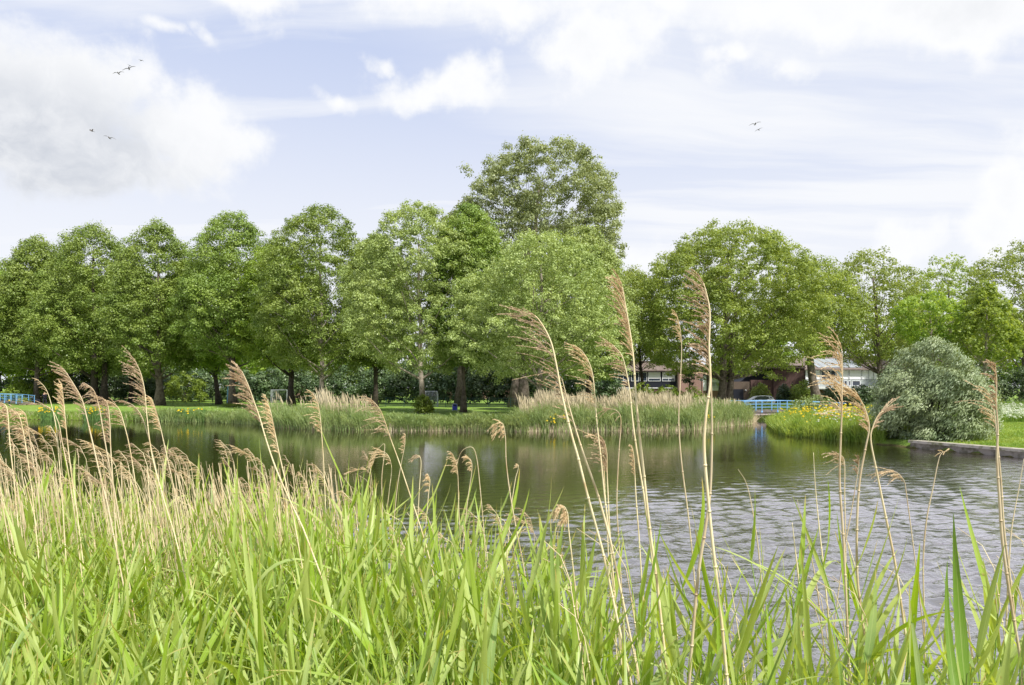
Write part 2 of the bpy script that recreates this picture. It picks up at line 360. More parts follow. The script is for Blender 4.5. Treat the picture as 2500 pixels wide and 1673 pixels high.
def build_ground():
    xs = np.concatenate([[-4000, -1500, -600, -300, -200, -140, -100, -85], np.arange(-75, -12, 1.), np.arange(-12, 36, .5), np.arange(36, 62, 1.2), [66, 75, 90, 120, 200, 400, 1000, 4000]])
    ys = np.concatenate([[-1000, -200, -60, -25, -12, -6], np.arange(-3, 10, .3), np.arange(10, 84, .6), [86, 90, 95, 100, 110, 125, 150, 200, 300, 600, 1500, 5000]])
    GX, GY = np.meshgrid(xs, ys); Zs = ground(GX.ravel(), GY.ravel())
    V = np.stack([GX.ravel(), GY.ravel(), Zs], 1); nx, ny = len(xs), len(ys)
    i = np.arange(nx - 1)[None] + nx * np.arange(ny - 1)[:, None]; i = i.ravel()
    Q = np.stack([i, i + 1, i + nx + 1, i + nx], 1)
    m = bpy.data.materials.new('lawn_and_bank'); m.use_nodes = True; nt = m.node_tree; nt_clear(nt)
    out = N(nt, 'ShaderNodeOutputMaterial'); p = N(nt, 'ShaderNodeBsdfPrincipled'); p.inputs['Roughness'].default_value = .9; p.inputs['Specular IOR Level'].default_value = .15
    tc = N(nt, 'ShaderNodeTexCoord').outputs['Object']; sp = N(nt, 'ShaderNodeSeparateXYZ'); nt.links.new(tc, sp.inputs[0])
    c = MIXC(nt, SMOOTH(nt, NOISE(nt, tc, .35, 5, .6), .35, .65), (.15, .25, .04), (.22, .32, .06))
    c = MIXC(nt, SMOOTH(nt, NOISE(nt, tc, 6, 5, .7), .4, .7, 0, .5), c, (.10, .19, .02))
    c = MIXC(nt, SMOOTH(nt, NOISE(nt, VM(nt, 'ADD', tc, (9., 3., 0.)), .8, 4, .6), .62, .72, 0, .5), c, (.36, .36, .12))
    dais = N(nt, 'ShaderNodeTexVoronoi'); dais.inputs['Scale'].default_value = 1.6; nt.links.new(tc, dais.inputs['Vector'])
    c = MIXC(nt, SMOOTH(nt, dais.outputs['Distance'], .10, .06, 0, .8), c, (.7, .72, .62))
    c = MIXC(nt, MATH(nt, 'MULTIPLY', SMOOTH(nt, NOISE(nt, VM(nt, 'ADD', tc, (31., 7., 0.)), .45, 5, .65), .56, .66, 0, .8), SMOOTH(nt, sp.outputs[2], .60, .30)), c, (.16, .125, .06))
    # mud and dead reed litter near and under the water line, and on the near bank
    mud = MATH(nt, 'MAXIMUM', SMOOTH(nt, sp.outputs[2], .12, .02), SMOOTH(nt, sp.outputs[1], 14, 9), clamp=True)
    mc = MIXC(nt, SMOOTH(nt, NOISE(nt, tc, 9, 5, .7), .4, .6), (.07, .065, .025), (.14, .115, .05))
    nt.links.new(MIXC(nt, mud, c, mc), p.inputs['Base Color'])
    b = N(nt, 'ShaderNodeBump'); b.inputs['Strength'].default_value = .8; b.inputs['Distance'].default_value = .06
    nt.links.new(NOISE(nt, tc, 14, 5, .7), b.inputs['Height']); nt.links.new(b.outputs[0], p.inputs['Normal']); nt.links.new(p.outputs[0], out.inputs[0])
    tag(np_mesh('ground', V, Q, m, smooth=True), kind='structure')
build_ground()

def build_water():
    m = bpy.data.materials.new('pond_water'); m.use_nodes = True; nt = m.node_tree; nt_clear(nt)
    out = N(nt, 'ShaderNodeOutputMaterial'); p = N(nt, 'ShaderNodeBsdfPrincipled')
    p.inputs['Base Color'].default_value = (.020, .019, .006, 1); p.inputs['Roughness'].default_value = .03
    
    tc = N(nt, 'ShaderNodeTexCoord').outputs['Object']; sp = N(nt, 'ShaderNodeSeparateXYZ'); nt.links.new(tc, sp.inputs[0])
    mp = N(nt, 'ShaderNodeMapping'); mp.inputs['Rotation'].default_value = (0, 0, R(-14)); mp.inputs['Scale'].default_value = (.70, 1.15, 1); nt.links.new(tc, mp.inputs[0])
    a = NOISE(nt, mp.outputs[0], 1.9, 3, .5); b2 = NOISE(nt, mp.outputs[0], 6.5, 3, .6); c = NOISE(nt, mp.outputs[0], .55, 2, .5)
    h = MATH(nt, 'ADD', MATH(nt, 'ADD', MATH(nt, 'MULTIPLY', a, .020), MATH(nt, 'MULTIPLY', b2, .016)), MATH(nt, 'MULTIPLY', c, .01))
    calm = MATH(nt, 'MULTIPLY', SMOOTH(nt, MATH(nt, 'SUBTRACT', sp.outputs[1], MATH(nt, 'MULTIPLY', sp.outputs[0], .9)), 8, 20, 1.9, .42), SMOOTH(nt, sp.outputs[1], 22, 42, 1., .22))
    patch = SMOOTH(nt, NOISE(nt, tc, .09, 3, .6), .35, .6, .55, 1.15)
    h = MATH(nt, 'MULTIPLY', h, MATH(nt, 'MULTIPLY', calm, patch))
    bp = N(nt, 'ShaderNodeBump'); bp.inputs['Strength'].default_value = 1.; bp.inputs['Distance'].default_value = 1.
    nt.links.new(h, bp.inputs['Height']); nt.links.new(bp.outputs[0], p.inputs['Normal']); p.inputs['Specular IOR Level'].default_value = 0
    gl = N(nt, 'ShaderNodeBsdfGlossy'); gl.inputs['Roughness'].default_value = .04; gl.inputs['Color'].default_value = (1, .965, 1, 1); nt.links.new(bp.outputs[0], gl.inputs['Normal'])
    fr = N(nt, 'ShaderNodeFresnel'); fr.inputs[0].default_value = 1.33; nt.links.new(bp.outputs[0], fr.inputs['Normal'])
    ms = N(nt, 'ShaderNodeMixShader'); nt.links.new(MATH(nt, 'MINIMUM', MATH(nt, 'ADD', MATH(nt, 'MULTIPLY', fr.outputs[0], 2.2), .28), .76), ms.inputs[0])
    nt.links.new(p.outputs[0], ms.inputs[1]); nt.links.new(gl.outputs[0], ms.inputs[2]); nt.links.new(ms.outputs[0], out.inputs[0])
    xs = np.concatenate([[-220, -120, -70, -45, -32], np.arange(-24, 24, .05), [30, 40, 60, 90]])
    ys = [-4., 1.]; 
    while ys[-1] < 50: ys.append(ys[-1] + .026 + .0036 * max(0, ys[-1]))
    ys = np.array(ys + [56, 62, 70, 80, 95]); X, Y = np.meshgrid(xs, ys); g = np.random.default_rng(3); H = np.zeros(X.shape)
    rough = (.12 + 1.0 * (1 - sstep(9, 21, Y - .85 * X))) * (.35 + .65 * (1 - sstep(20, 38, Y))) * (.72 + .3 * np.sin(X * .35 + 2 * np.sin(Y * .21)) * np.sin(Y * .42 + X * .13))
    for k in range(56):
        lam = .13 * (4.6 ** g.random()); th = R(96) + g.normal() * (.42 if lam > .35 else .75); kk = 2 * math.pi / lam; sl = .092 * (lam / .3) ** -.12
        ph = kk * (X * math.cos(th) + Y * math.sin(th)) + g.uniform(0, 6.28) + 1.2 * np.sin(X * .8 * g.random() + Y * .9 * g.random() + g.uniform(0, 6))
        att = np.clip((lam / (.05 + .0036 * np.maximum(Y, 0)) - 2.5) / 2.5, 0, 1)
        H += sl / kk * (np.exp(.8 * np.sin(ph)) - 1.16) * att
    H *= rough * (np.abs(X) < 24.5) * (Y < 50) * (Y > 0); nx, ny = len(xs), len(ys)
    i = (np.arange(nx - 1)[None] + nx * np.arange(ny - 1)[:, None]).ravel()
    tag(np_mesh('water', np.stack([X.ravel(), Y.ravel(), H.ravel()], 1), np.stack([i, i + 1, i + nx + 1, i + nx], 1), m, smooth=True), kind='structure')
build_water()
def road():
    V = []; xs = np.linspace(12, 90, 60)
    for x in xs: V += [(x, 88.5, gz(x, 88.5) + .05), (x, 96.5, gz(x, 96.5) + .05)]
    tag(MB().add(V, [(2 * i, 2 * i + 2, 2 * i + 3, 2 * i + 1) for i in range(59)]).build('road', M['asphalt']), kind='structure')
    k = MB(); k.box((51, 88.3, .37), (78, .2, .2)); tag(k.build('kerb', M['concretecap']), kind='structure')
    V = [(12, 100, .62), (90, 100, .62), (90, 108, .62), (12, 108, .62)]
    tag(MB().box((51, 104, .40), (78, 9, .16)).build('pavement', M['paving']), kind='structure')
road()

# ------------------------------------------------------------------ foliage
def unit(a): return a / (np.linalg.norm(a, axis=1, keepdims=True) + 1e-9)
def leaves_np(rng, C, Rr, n, size, aspect=.62, flat=.8, drape=.3, shell=.5, stream=None, outw=1.15):
    w = Rr ** 2; idx = rng.choice(len(C), n, p=w / w.sum())
    u = unit(rng.normal(size=(n, 3))); u[:, 2] = np.where(u[:, 2] < -.35, -u[:, 2] * .6, u[:, 2]); u = unit(u)
    rad = Rr[idx] * (shell + (1 - shell) * np.sqrt(rng.random(n))) * (1 + .18 * rng.normal(size=n))
    P = C[idx] + u * rad[:, None] * np.array([1, 1, flat])
    nn = unit(u * outw + rng.normal(size=(n, 3)) * .48 + np.array([0, 0, .40]))
    t = rng.normal(size=(n, 3)) + np.array([0, 0, -drape * 2])
    if stream is not None: t = t * .45 + np.array(stream)
    t = unit(t - nn * (t * nn).sum(1, keepdims=True)); b = np.cross(nn, t)
    L = size * (.6 + .8 * rng.random(n))[:, None] / 2; Wd = L * aspect
    V = np.stack([P - t * L, P + b * Wd - t * L * .1, P + t * L, P - b * Wd - t * L * .1], 1).reshape(-1, 3)
    return V, np.arange(4 * n).reshape(-1, 4)
def env(prof, t): return np.interp(t, [p[0] for p in prof], [p[1] for p in prof])
PROF = {'oval': [(0, .6), (.07, .82), (.15, 1.05), (.30, 1.17), (.48, 1.13), (.66, .98), (.82, .74), (.93, .44), (1, .12)],
        'dome': [(0, .55), (.12, .86), (.32, 1), (.55, .97), (.75, .8), (.9, .5), (1, .12)],
        'round': [(0, .4), (.15, .82), (.4, 1), (.65, .92), (.85, .62), (1, .12)],
        'bush': [(0, .86), (.25, 1), (.5, .93), (.75, .7), (.92, .4), (1, .1)],
        'cone': [(0, .7), (.15, 1), (.4, .85), (.65, .6), (.85, .32), (1, .05)],
        'poplar': [(0, .5), (.2, .8), (.45, 1), (.7, .96), (.88, .78), (1, .4)]}
def crown_pts(rng, prof, h0, h1, rad, n, cr, squash=1., shellw=.8, lob=.1):
    tt = np.linspace(0, 1, 400); w = env(prof, tt) * .8 + .2; cdf = np.cumsum(w) / w.sum()
    t = np.interp((np.arange(n) + rng.uniform(.1, .9, n)) / n, cdf, tt)
    ang = np.arange(n) * 2.39996 + rng.normal(size=n) * .35; ph = rng.random(3) * 6.28
    ins = rng.random(n) > shellw
    f = np.where(ins, .2 + .5 * rng.random(n), .86 + .2 * rng.random(n))
    r = env(prof, t) * rad * (1 + lob * np.sin(3 * ang + ph[0] + 5 * t) + lob * .8 * np.sin(5 * ang + ph[1] - 9 * t))
    Rc = cr * (.65 + .7 * rng.random(n)) * (.55 + .45 * env(prof, t))
    r = np.maximum(r * f - Rc * .30, 0)
    z = h0 + (h1 - h0) * t - Rc * .5 * t + Rc * .4 * (1 - t)
    return np.stack([r * np.cos(ang), r * np.sin(ang) * squash, z], 1), Rc
def boughs(rng, C, Rb, n, cr):
    w = Rb ** 2; idx = rng.choice(len(C), n, p=w / w.sum()); out = unit(C[idx] * np.array([1, 1, 0]) + 1e-3)
    u = unit(rng.normal(size=(n, 3)) + out * .45 + np.array([0, 0, .25])); Cs = C[idx] + u * (Rb[idx] * rng.uniform(.25, 1.05, n) ** .6)[:, None]
    return Cs, cr * rng.uniform(.6, 1.35, n)
def make_tree(label, px, Y, top, bottom, left, right, bark, leaf, prof='oval', tr=.35, nl=26000, size=.3, ncl=120, cr=1.5, seed=1,
              cat='tree', group=None, name='tree', double=0., limbs=22, lean=0., drape=.3, shell=.25, base=None, lob=.1, nb=46, limbr=.5, fs=.26, squash=1., skin=.7):
    """crown box given in photo pixels at depth Y; trunk foot at column px"""
    rng = np.random.default_rng(seed); x0 = W(px, Y); g = gz(x0, Y) if base is None else base
    root = empty(name, (x0, Y, g)); tag(root, label, cat, group)
    H1 = Z(top, Y) - g; H0 = Z(bottom, Y) - g; cxo = W((left + right) / 2, Y) - x0; rad = (right - left) / 2 * Y / F
    C, Rb = crown_pts(rng, PROF[prof], H0, H1, rad * 1.02, nb, rad * fs, squash, lob=lob, shellw=.78); C[:, 0] += cxo * np.clip(C[:, 2] / H1 * 1.3, 0, 1)
    Cs, Rc = boughs(rng, C, Rb, int(ncl * .5), cr)
    Sh, Rs = crown_pts(rng, PROF[prof], H0, H1, rad * 1.02, int(ncl * skin), cr * 1.05, squash, lob=lob, shellw=1.); Sh[:, 0] += cxo * np.clip(Sh[:, 2] / H1 * 1.3, 0, 1)
    Sh += rng.normal(size=Sh.shape) * rad * .045; Cs = np.concatenate([Cs, Sh]); Rc = np.concatenate([Rc, cr * rng.uniform(.6, 1.3, len(Sh))])
    V, Q = leaves_np(rng, Cs, Rc, nl, size, drape=drape, shell=shell, flat=.95)
    # trunk and limbs: one continuous woody mesh
    mb = MB(); topz = H0 + (H1 - H0) * .8; n = 9
    pts = []; rr = []
    for i in range(n):
        t = i / (n - 1); z = topz * t - .15
        pts.append((cxo * max(0, (z / H1)) * .9 + lean * math.sin(t * 3) + .08 * math.sin(i * 2 + seed), .08 * math.cos(i * 1.7 + seed), z))
        rr.append(tr * (1 + .55 * math.exp(-z / .35) if z > -.2 else 1.5) * (1 - .82 * t) + .02)
    mb.tube(pts, rr, 10)
    if double:
        mb.tube([(p[0] + double + .04 * i * i * .2, p[1] + .2, p[2]) for i, p in enumerate(pts[:7])], [q * .85 for q in rr[:7]], 10)
    order = rng.permutation(len(C))[:limbs]
    pa = np.array(pts)
    for k in order:
        c = C[k]; hz = max(H0 * .82, c[2] - (.5 + .3 * rng.random()) * math.hypot(c[0], c[1]) - 1.0); hz = min(hz, topz * .95)
        s = np.array([np.interp(hz, pa[:, 2], pa[:, 0]), np.interp(hz, pa[:, 2], pa[:, 1]), hz])
        mid = s + (c - s) * .5 + np.array([0, 0, -.05 * np.linalg.norm(c - s)]) + rng.normal(size=3) * .25
        r0 = float(np.interp(hz, pa[:, 2], rr)) * limbr
        mb.tube([s, s + (mid - s) * .5, mid, c], [r0, r0 * .75, r0 * .5, .02], 6, cap=False)
    mb.build('trunk', bark, root, smooth=True)
    np_mesh('crown', V, Q, leaf, root)
    return root
GL = 'linden trees in the two rows along the far bank'
lind = [  # label, px, Y, top, bottom, left, right, bark, leaf, tr, extra
    ('leftmost linden, cut by the left edge behind the blue bridge', 3, 112, 655, 915, -110, 62, 'barkdark', 'linden_back', .42, {}),
    ('slender-topped linden behind the person with the bicycle', 90, 104, 583, 905, 20, 168, 'bark', 'linden', .50, {}),
    ('linden at left leaning over between person and twin-trunk linden, back row', 170, 116, 640, 905, 60, 250, 'barkdark', 'linden_back', .4, {}),
    ('twin-trunked linden, broad dark trunks, second rounded crown from left', 230, 98, 552, 915, 130, 322, 'barkdark', 'linden', .72, {'double': 1.3}),
    ('yellow-green linden low between twin-trunked and single dark linden', 320, 104, 650, 920, 225, 400, 'barkdark', 'linden_back', .4, {}),
    ('linden with stout straight dark trunk, third rounded crown from left', 389, 88, 549, 915, 292, 474, 'bark', 'linden', .62, {}),
    ('bright green linden with slim dark trunk left of blue hoop pole', 534, 93, 640, 905, 405, 585, 'barkdark', 'linden_back', .42, {}),
    ('linden with mottled grey trunk standing in front of the basketball hoop', 568, 84, 526, 880, 462, 668, 'bark', 'linden', .52, {}),
    ('yellow-green linden with leaning black trunk by the metal goal', 712, 82, 600, 905, 590, 770, 'barkdark', 'linden_back', .48, {'lean': .3}),
    ('tall broad linden with smooth pale trunk above the tan reed tops', 786, 75, 505, 915, 655, 905, 'barkpale', 'linden', .40, {}),
    ('linden with thin dark trunk behind the end of reed bed', 916, 80, 575, 900, 850, 985, 'barkdark', 'linden', .36, {}),
    ('pale-leaved pointed linden with green shoots up its light trunk', 1030, 62, 498, 910, 885, 1150, 'barkpale', 'lindenpale', .36, {'cr': .50}),
    ('dark green linden with bare straight trunk right of the blue bin', 1130, 64, 503, 900, 1062, 1232, 'bark', 'linden', .28, {}),
    ('big round-topped linden with pale trunk in front of the tall poplar', 1317, 55, 570, 930, 1150, 1500, 'barkpale', 'lindenpale', .36, {'prof': 'dome', 'cr': .50, 'ncl': 1200, 'nb': 150, 'nl': 100000}),
    ('light green linden crown bulging out right behind round-topped linden', 1440, 66, 553, 925, 1335, 1518, 'barkdark', 'lindenpale', .4, {}),
]
for i, (lb, px, Y, top, bot, l, r, bk, lf, tr, ex) in enumerate(lind):
    kw = dict(prof='oval', nl=92000, size=.0020 * Y + .045, ncl=900, cr=.70 * Y / 80, nb=120, fs=.25, seed=20 + i, group=GL, name='linden_tree'); kw['lob'] = [.06, .13, .09, .16, .07][i % 5]; kw.update(ex)
    make_tree(lb, px, Y, top, bot, l, r, M[bk], M[lf], tr=tr * .72, **kw)
make_tree('tallest tree, airy grey-green poplar rising above the lindens', 1275, 80, 362, 790, 1148, 1508, M['bark'], M['poplar'], 'poplar', .56, 125000, .22, 1500, .68, 60, 'tree', name='poplar_tree', drape=.3, double=-.9, limbs=110, limbr=.22, nb=300, fs=.14, shell=.15, lob=.11, skin=.60)
make_tree('smaller grey-green poplar at left flank of the tallest poplar', 1120, 86, 492, 700, 1074, 1190, M['bark'], M['poplar'], 'oval', .35, 9000, .29, 130, .7, 61, 'tree', name='poplar_tree', limbs=30, shell=.3)
GP = 'plane trees by the road on the right'
planes = [
    ('broad plane tree with forked trunk in front of the dark brick house', 1761, 84, 556, 914, 1572, 1992, 'bark', .62, dict(prof='dome', nl=130000, ncl=1600, nb=190, fs=.18, double=1.0, cr=.75)),
    ('open-topped plane leader rising out of the broad plane crown', 1728, 90, 546, 800, 1665, 1790, 'bark', .3, dict(prof='round', nl=6500, ncl=110, cr=.7, limbs=30)),
    ('plane tree with bent bare trunk before the white terrace', 1996, 90, 628, 852, 1890, 2085, 'bark', .75, dict(prof='round', nl=24000, lean=-.9)),
    ('plane tree behind the willow bush, rounded high crown', 2155, 94, 614, 898, 2010, 2240, 'bark', .5, dict(prof='dome', nl=30000, limbs=50)),
    ('distant plane tree with ragged top, left of rightmost crown', 2325, 112, 628, 930, 2205, 2420, 'bark', .5, dict(prof='round', nl=24000)),
    ('large plane tree cut off by the right edge', 2500, 88, 590, 900, 2375, 2640, 'bark', .55, dict(prof='dome', nl=32000)),
    ('slim tree with dark bare trunk in front of the brick terrace', 1571, 92, 662, 885, 1490, 1600, 'barkdark', .30, dict(prof='oval', nl=15000)),
    ('far tree crown between the round linden and the slim dark tree', 1530, 118, 655, 905, 1470, 1620, 'bark', .35, dict(prof='round', nl=14000)),
]
for i, (lb, px, Y, top, bot, l, r, bk, tr, ex) in enumerate(planes):
    kw = dict(prof='dome', nl=62000, size=.0024 * Y + .04, ncl=700, cr=.75, seed=80 + i, group=GP, name='plane_tree', limbs=50, nb=105, fs=.24, shell=.15, limbr=.3); kw.update(ex)
    make_tree(lb, px, Y, top, bot, l, r, M[bk], M['plane'], tr=tr * .8, **kw)
make_tree('vivid light green young maple with thin grey trunk right of willow', 2403, 70, 690, 885, 2338, 2486, M['barkpale'], M['maple'], 'cone', .17, 11000, .27, 180, .55, 95, 'tree', 'young bright maples', 'maple_tree', limbs=24, shell=.3)
make_tree('vivid light green young maple standing behind the willow top', 2284, 74, 712, 845, 2192, 2340, M['barkpale'], M['maple'], 'round', .17, 9000, .27, 150, .55, 96, 'tree', 'young bright maples', 'maple_tree', limbs=20, shell=.35)
make_tree('small ivy-clad tree with thin stem before the red brick gable', 1683, 84, 895, 942, 1668, 1698, M['barkdark'], M['hedge'], 'round', .07, 1100, .2, 14, .45, 97, 'tree', name='small_tree', limbs=4)
# lighter trees beyond the hedge
for i, (px, Y, top, l, r, lb) in enumerate([
        (40, 135, 790, -60, 130, 'distant yellow-green tree behind the left blue bridge'), (170, 140, 800, 110, 260, 'distant light tree seen between person and twin trunks'),
        (450, 132, 800, 400, 540, 'distant light tree between third and fourth trunks from left'), (640, 135, 810, 590, 700, 'distant light tree behind the metal goal'),
        (860, 130, 800, 800, 930, 'distant light tree behind the tan reed tops'), (960, 135, 820, 925, 1020, 'distant tree behind the pale pointed linden'),
        (1140, 132, 815, 1085, 1200, 'distant tree behind the blue bin'), (1820, 125, 780, 1775, 1880, 'distant sunlit tree between plane fork and dark house'),
        (320, 128, 800, 260, 400, 'distant light tree behind the twin trunks'), (750, 128, 800, 700, 820, 'distant light tree behind the black leaning trunk'), (1250, 130, 800, 1190, 1330, 'distant tree behind the poplar trunks'),
        (1420, 125, 780, 1340, 1500, 'distant tree right of round-topped linden'), (2240, 128, 780, 2160, 2330, 'distant tree behind the willow'), (2450, 128, 760, 2350, 2560, 'distant tree at the right edge'),
        (1900, 128, 740, 1850, 1990, 'distant tree right of broad plane crown'), (2090, 128, 735, 2020, 2150, 'distant tree over the white terrace'), (2340, 130, 700, 2250, 2440, 'distant tree behind the vivid maples'),
        (-60, 125, 720, -160, 30, 'distant tree beyond the left end of the bridge')]):
    make_tree(lb, px, Y, top, 945, l - 22, r + 22, M['barkdark'], M['linden_back'], 'bush', .25, 9500, .5, 200, 1.2, 120 + i, 'tree', 'light green trees beyond the hedge', 'background_tree', limbs=8)

def make_bush(label, px, Y, top, l, r, leaf, nl=5000, size=.25, ncl=50, cr=.8, seed=1, name='shrub', group=None, prof='bush', base=None, flowers=0, stream=None, aspect=.62, sink=0., shell=.45, cat='shrub', stemsn=7, drape=.3, lob=.08):
    rng = np.random.default_rng(seed); x0 = W((l + r) / 2, Y); g = gz(x0, Y) if base is None else base
    root = empty(name, (x0, Y, g)); tag(root, label, cat, group); H1 = Z(top, Y) - g; rad = (r - l) / 2 * Y / F
    C, Rc = crown_pts(rng, PROF[prof], -.1 - sink, H1, rad, ncl, cr, lob=lob)
    V, Q = leaves_np(rng, C, Rc, nl, size, aspect=aspect, stream=stream, shell=shell, drape=drape)
    V[:, 2] = np.maximum(V[:, 2], -sink - .02 + .04 * rng.random(len(V)))
    mb = MB()
    for k in range(stemsn):
        c = C[rng.integers(len(C))]; mb.tube([(.1 * math.cos(k), .1 * math.sin(k), -.1), tuple(c * .5), tuple(c)], [.05, .035, .01], 5)
    mb.build('stems', M['barkdark'], root)
    np_mesh('foliage', V, Q, leaf, root)
    if flowers:
        idx = rng.integers(len(C), size=flowers * 4); u = unit(rng.normal(size=(flowers * 4, 3))); u[:, 2] = abs(u[:, 2]); u[:, 1] = -abs(u[:, 1])
        # blossoms grow in sprays: only on a few clumps
        fl = rng.choice(len(C), max(3, len(C) // 5)); idx = rng.choice(fl, flowers)
        P = C[idx] + u[:flowers] * Rc[idx][:, None] * 1.05; Vf, Qf = leaves_np(rng, P, np.full(len(P), .12), flowers * 3, size * .75, aspect=.9, shell=.1)
        np_mesh('blossom', Vf, Qf, M['blossom'], root)
    return root
hw = ['left of the twin-trunked linden', 'behind the twin trunks', 'right of the twin trunks', 'behind the stout dark trunk', 'right of the stout dark trunk', 'behind the slim dark trunk',
      'behind the hoop', 'between hoop and goal', 'behind the metal goal', 'right of the goal', 'left of the pale smooth trunk', 'right of the pale smooth trunk', 'left of the thin dark trunk',
      'right of the thin dark trunk', 'behind the barred cage goal', 'behind the blue bin', 'right of the bare straight trunk', 'behind the poplar trunks', 'right of the poplar trunks']
for i in range(19):
    px = 135 + i * 66; Y = 122.5 - i * 1.6; h = [905, 885, 878, 900, 892, 870, 890, 900, 893, 888, 895, 880, 885, 878, 892, 880, 885, 888, 880][i]
    fl = {10: 60, 15: 22, 13: 14}.get(i, 0)
    make_bush(f"dark green hedge shrub {'with white blossom ' if fl else ''}{hw[i]}", px, Y, h, px - 46, px + 46, M['hedge'], 6500, .30, 60, 1.05, 200 + i, 'hedge_shrub', 'hedge shrubs behind the playing field', flowers=fl)
make_bush('dark shrub beyond the left footbridge', 60, 112, 915, 0, 130, M['hedge'], 5000, .3, 40, 1.0, 240, 'hedge_shrub', 'hedge shrubs behind the playing field')
for i, (lb, px, Y, top, l, r, mt_, n, s, c_) in enumerate([
    ('lime-green shrub behind the left blue bridge', 45, 104, 925, 10, 90, 'shrub', 3500, .28, .7),
    ('low leafy shrub left of the bicycle', 62, 92, 970, 46, 72, 'shrub', 1800, .16, .4),
    ('light shrub between second and third trunks', 130, 106, 905, 95, 175, 'shrub', 4000, .28, .8),
    ('light green shrub right of the stout dark trunk', 450, 108, 900, 410, 500, 'shrub', 4200, .28, .8),
    ('leafy shoots round the foot of the mottled trunk', 568, 82.5, 984, 548, 590, 'shrub', 900, .14, .3),
    ('leafy shoots growing round the foot of the pale pointed linden', 1030, 60.5, 962, 1008, 1058, 'shrub', 2600, .16, .35),
    ('rounded green shrub before the dark brick wall, left of car roof', 1856, 97, 934, 1832, 1880, 'plane', 3000, .22, .6),
    ('dark narrow shrub right of the parked car', 1912, 96, 936, 1896, 1932, 'hedge', 2600, .22, .6),
    ('sprawling bright shrub at the corner of the dark house', 1960, 94, 926, 1932, 1992, 'plane', 3600, .24, .7),
    ('green shrub below the white balcony', 2035, 94, 940, 2000, 2070, 'hedge', 3000, .24, .6),
    ('green shrub beside the white balcony rail', 2095, 92, 938, 2065, 2140, 'hedge', 3400, .24, .7),
    ('pale feathery shrub on the peninsula over the bridge end', 1985, 60, 962, 1925, 2040, 'reedgreen', 4200, .16, .5),
    ('yellow-green shrub before the brick terrace windows', 1560, 78, 932, 1535, 1600, 'shrub', 3000, .2, .5),
    ('yellow-green shrub below the red brick gable', 1630, 78, 938, 1590, 1670, 'shrub', 3000, .2, .5),
    ('yellow-green shrub left of the white garage', 1690, 78, 942, 1655, 1720, 'shrub', 2600, .2, .5),
    ('dark hawthorn with white blossom behind the vivid maple', 2395, 84, 880, 2345, 2450, 'hedge', 6500, .24, .9),
    ('dark hawthorn at the right edge', 2490, 82, 892, 2430, 2560, 'hedge', 6500, .24, .9),
    ('dark hawthorn half hidden by the willow', 2330, 88, 900, 2280, 2370, 'hedge', 4500, .24, .9),
    ('dark shrub mass under the round-topped linden', 1400, 74, 900, 1355, 1450, 'hedge', 5000, .24, .9),
    ('dark shrub left of the slim dark tree', 1478, 80, 890, 1430, 1525, 'hedge', 5000, .24, .9)]):
    make_bush(lb, px, Y, top, l, r, M[mt_], n, s, 46, c_, 260 + i, flowers={15: 50}.get(i, 0))
# willow at the water's edge
make_bush('grey-green willow bush billowing over the water beside the quay', 2272, 34.5, 824, 2152, 2392, M['willow'], 60000, .17, 190, .62, 300, 'willow_bush', None, 'bush', base=.1, stream=(-1.0, 0, -.45), aspect=.24, sink=.08, shell=.35, cat='willow', stemsn=30, drape=.9, lob=.10)
make_bush('low grey-green willow skirt spreading right over the grass', 2385, 36.0, 985, 2345, 2428, M['willow'], 9000, .15, 40, .4, 301, 'willow_bush', None, 'bush', stream=(-1.0, 0, -.45), aspect=.24, shell=.35, cat='willow', stemsn=8)

# ------------------------------------------------------------------ blades (grass, reeds)
def ribbons(P, H, Wd, yaw, lean, segs=4, taper=.85, curve=1.6, wmid=0.):
    """n upright ribbons. lean: (n,2) horizontal tip offset"""
    n = len(P); a = np.linspace(0, 1, segs + 1)
    dx = np.stack([np.cos(yaw), np.sin(yaw), np.zeros(n)], 1)
    V = np.zeros((n, segs + 1, 2, 3))
    for j, t in enumerate(a):
        c = P.copy(); c[:, :2] += lean * (t ** curve); c[:, 2] += H * t * (1 - .18 * t * np.clip(np.hypot(lean[:, 0], lean[:, 1]) / H, 0, 1))
        w = Wd * (1 - taper * t ** 1.5) * .5
        if wmid: w = Wd * .5 * (math.sin(math.pi * min(.98, .15 + .85 * t)) * wmid + (1 - wmid) * (1 - t))
        w = np.broadcast_to(w, (n,))
        V[:, j, 0] = c - dx * w[:, None]; V[:, j, 1] = c + dx * w[:, None]
    k = (segs + 1) * 2; b = np.arange(n)[:, None] * k; q = []
    for j in range(segs): q.append(np.concatenate([b + 2 * j, b + 2 * j + 1, b + 2 * j + 3, b + 2 * j + 2], 1))
    return V.reshape(-1, 3), np.concatenate(q)
def strip_points(rng, n, x0, x1, d0, d1, far=True):
    """points at px x0..x1 along the far water line, at distance d0..d1 inland"""
    out = np.zeros((0, 2))
    while len(out) < n:
        px = rng.uniform(x0, x1, n * 3); Y = rng.uniform(34, 66, n * 3); X = (px - 1250) * Y / F
        d = sdist(X, Y); ok = (d > d0) & (d < d1) & (Y > 20); out = np.concatenate([out, np.stack([X, Y], 1)[ok]])
    return out[:n]
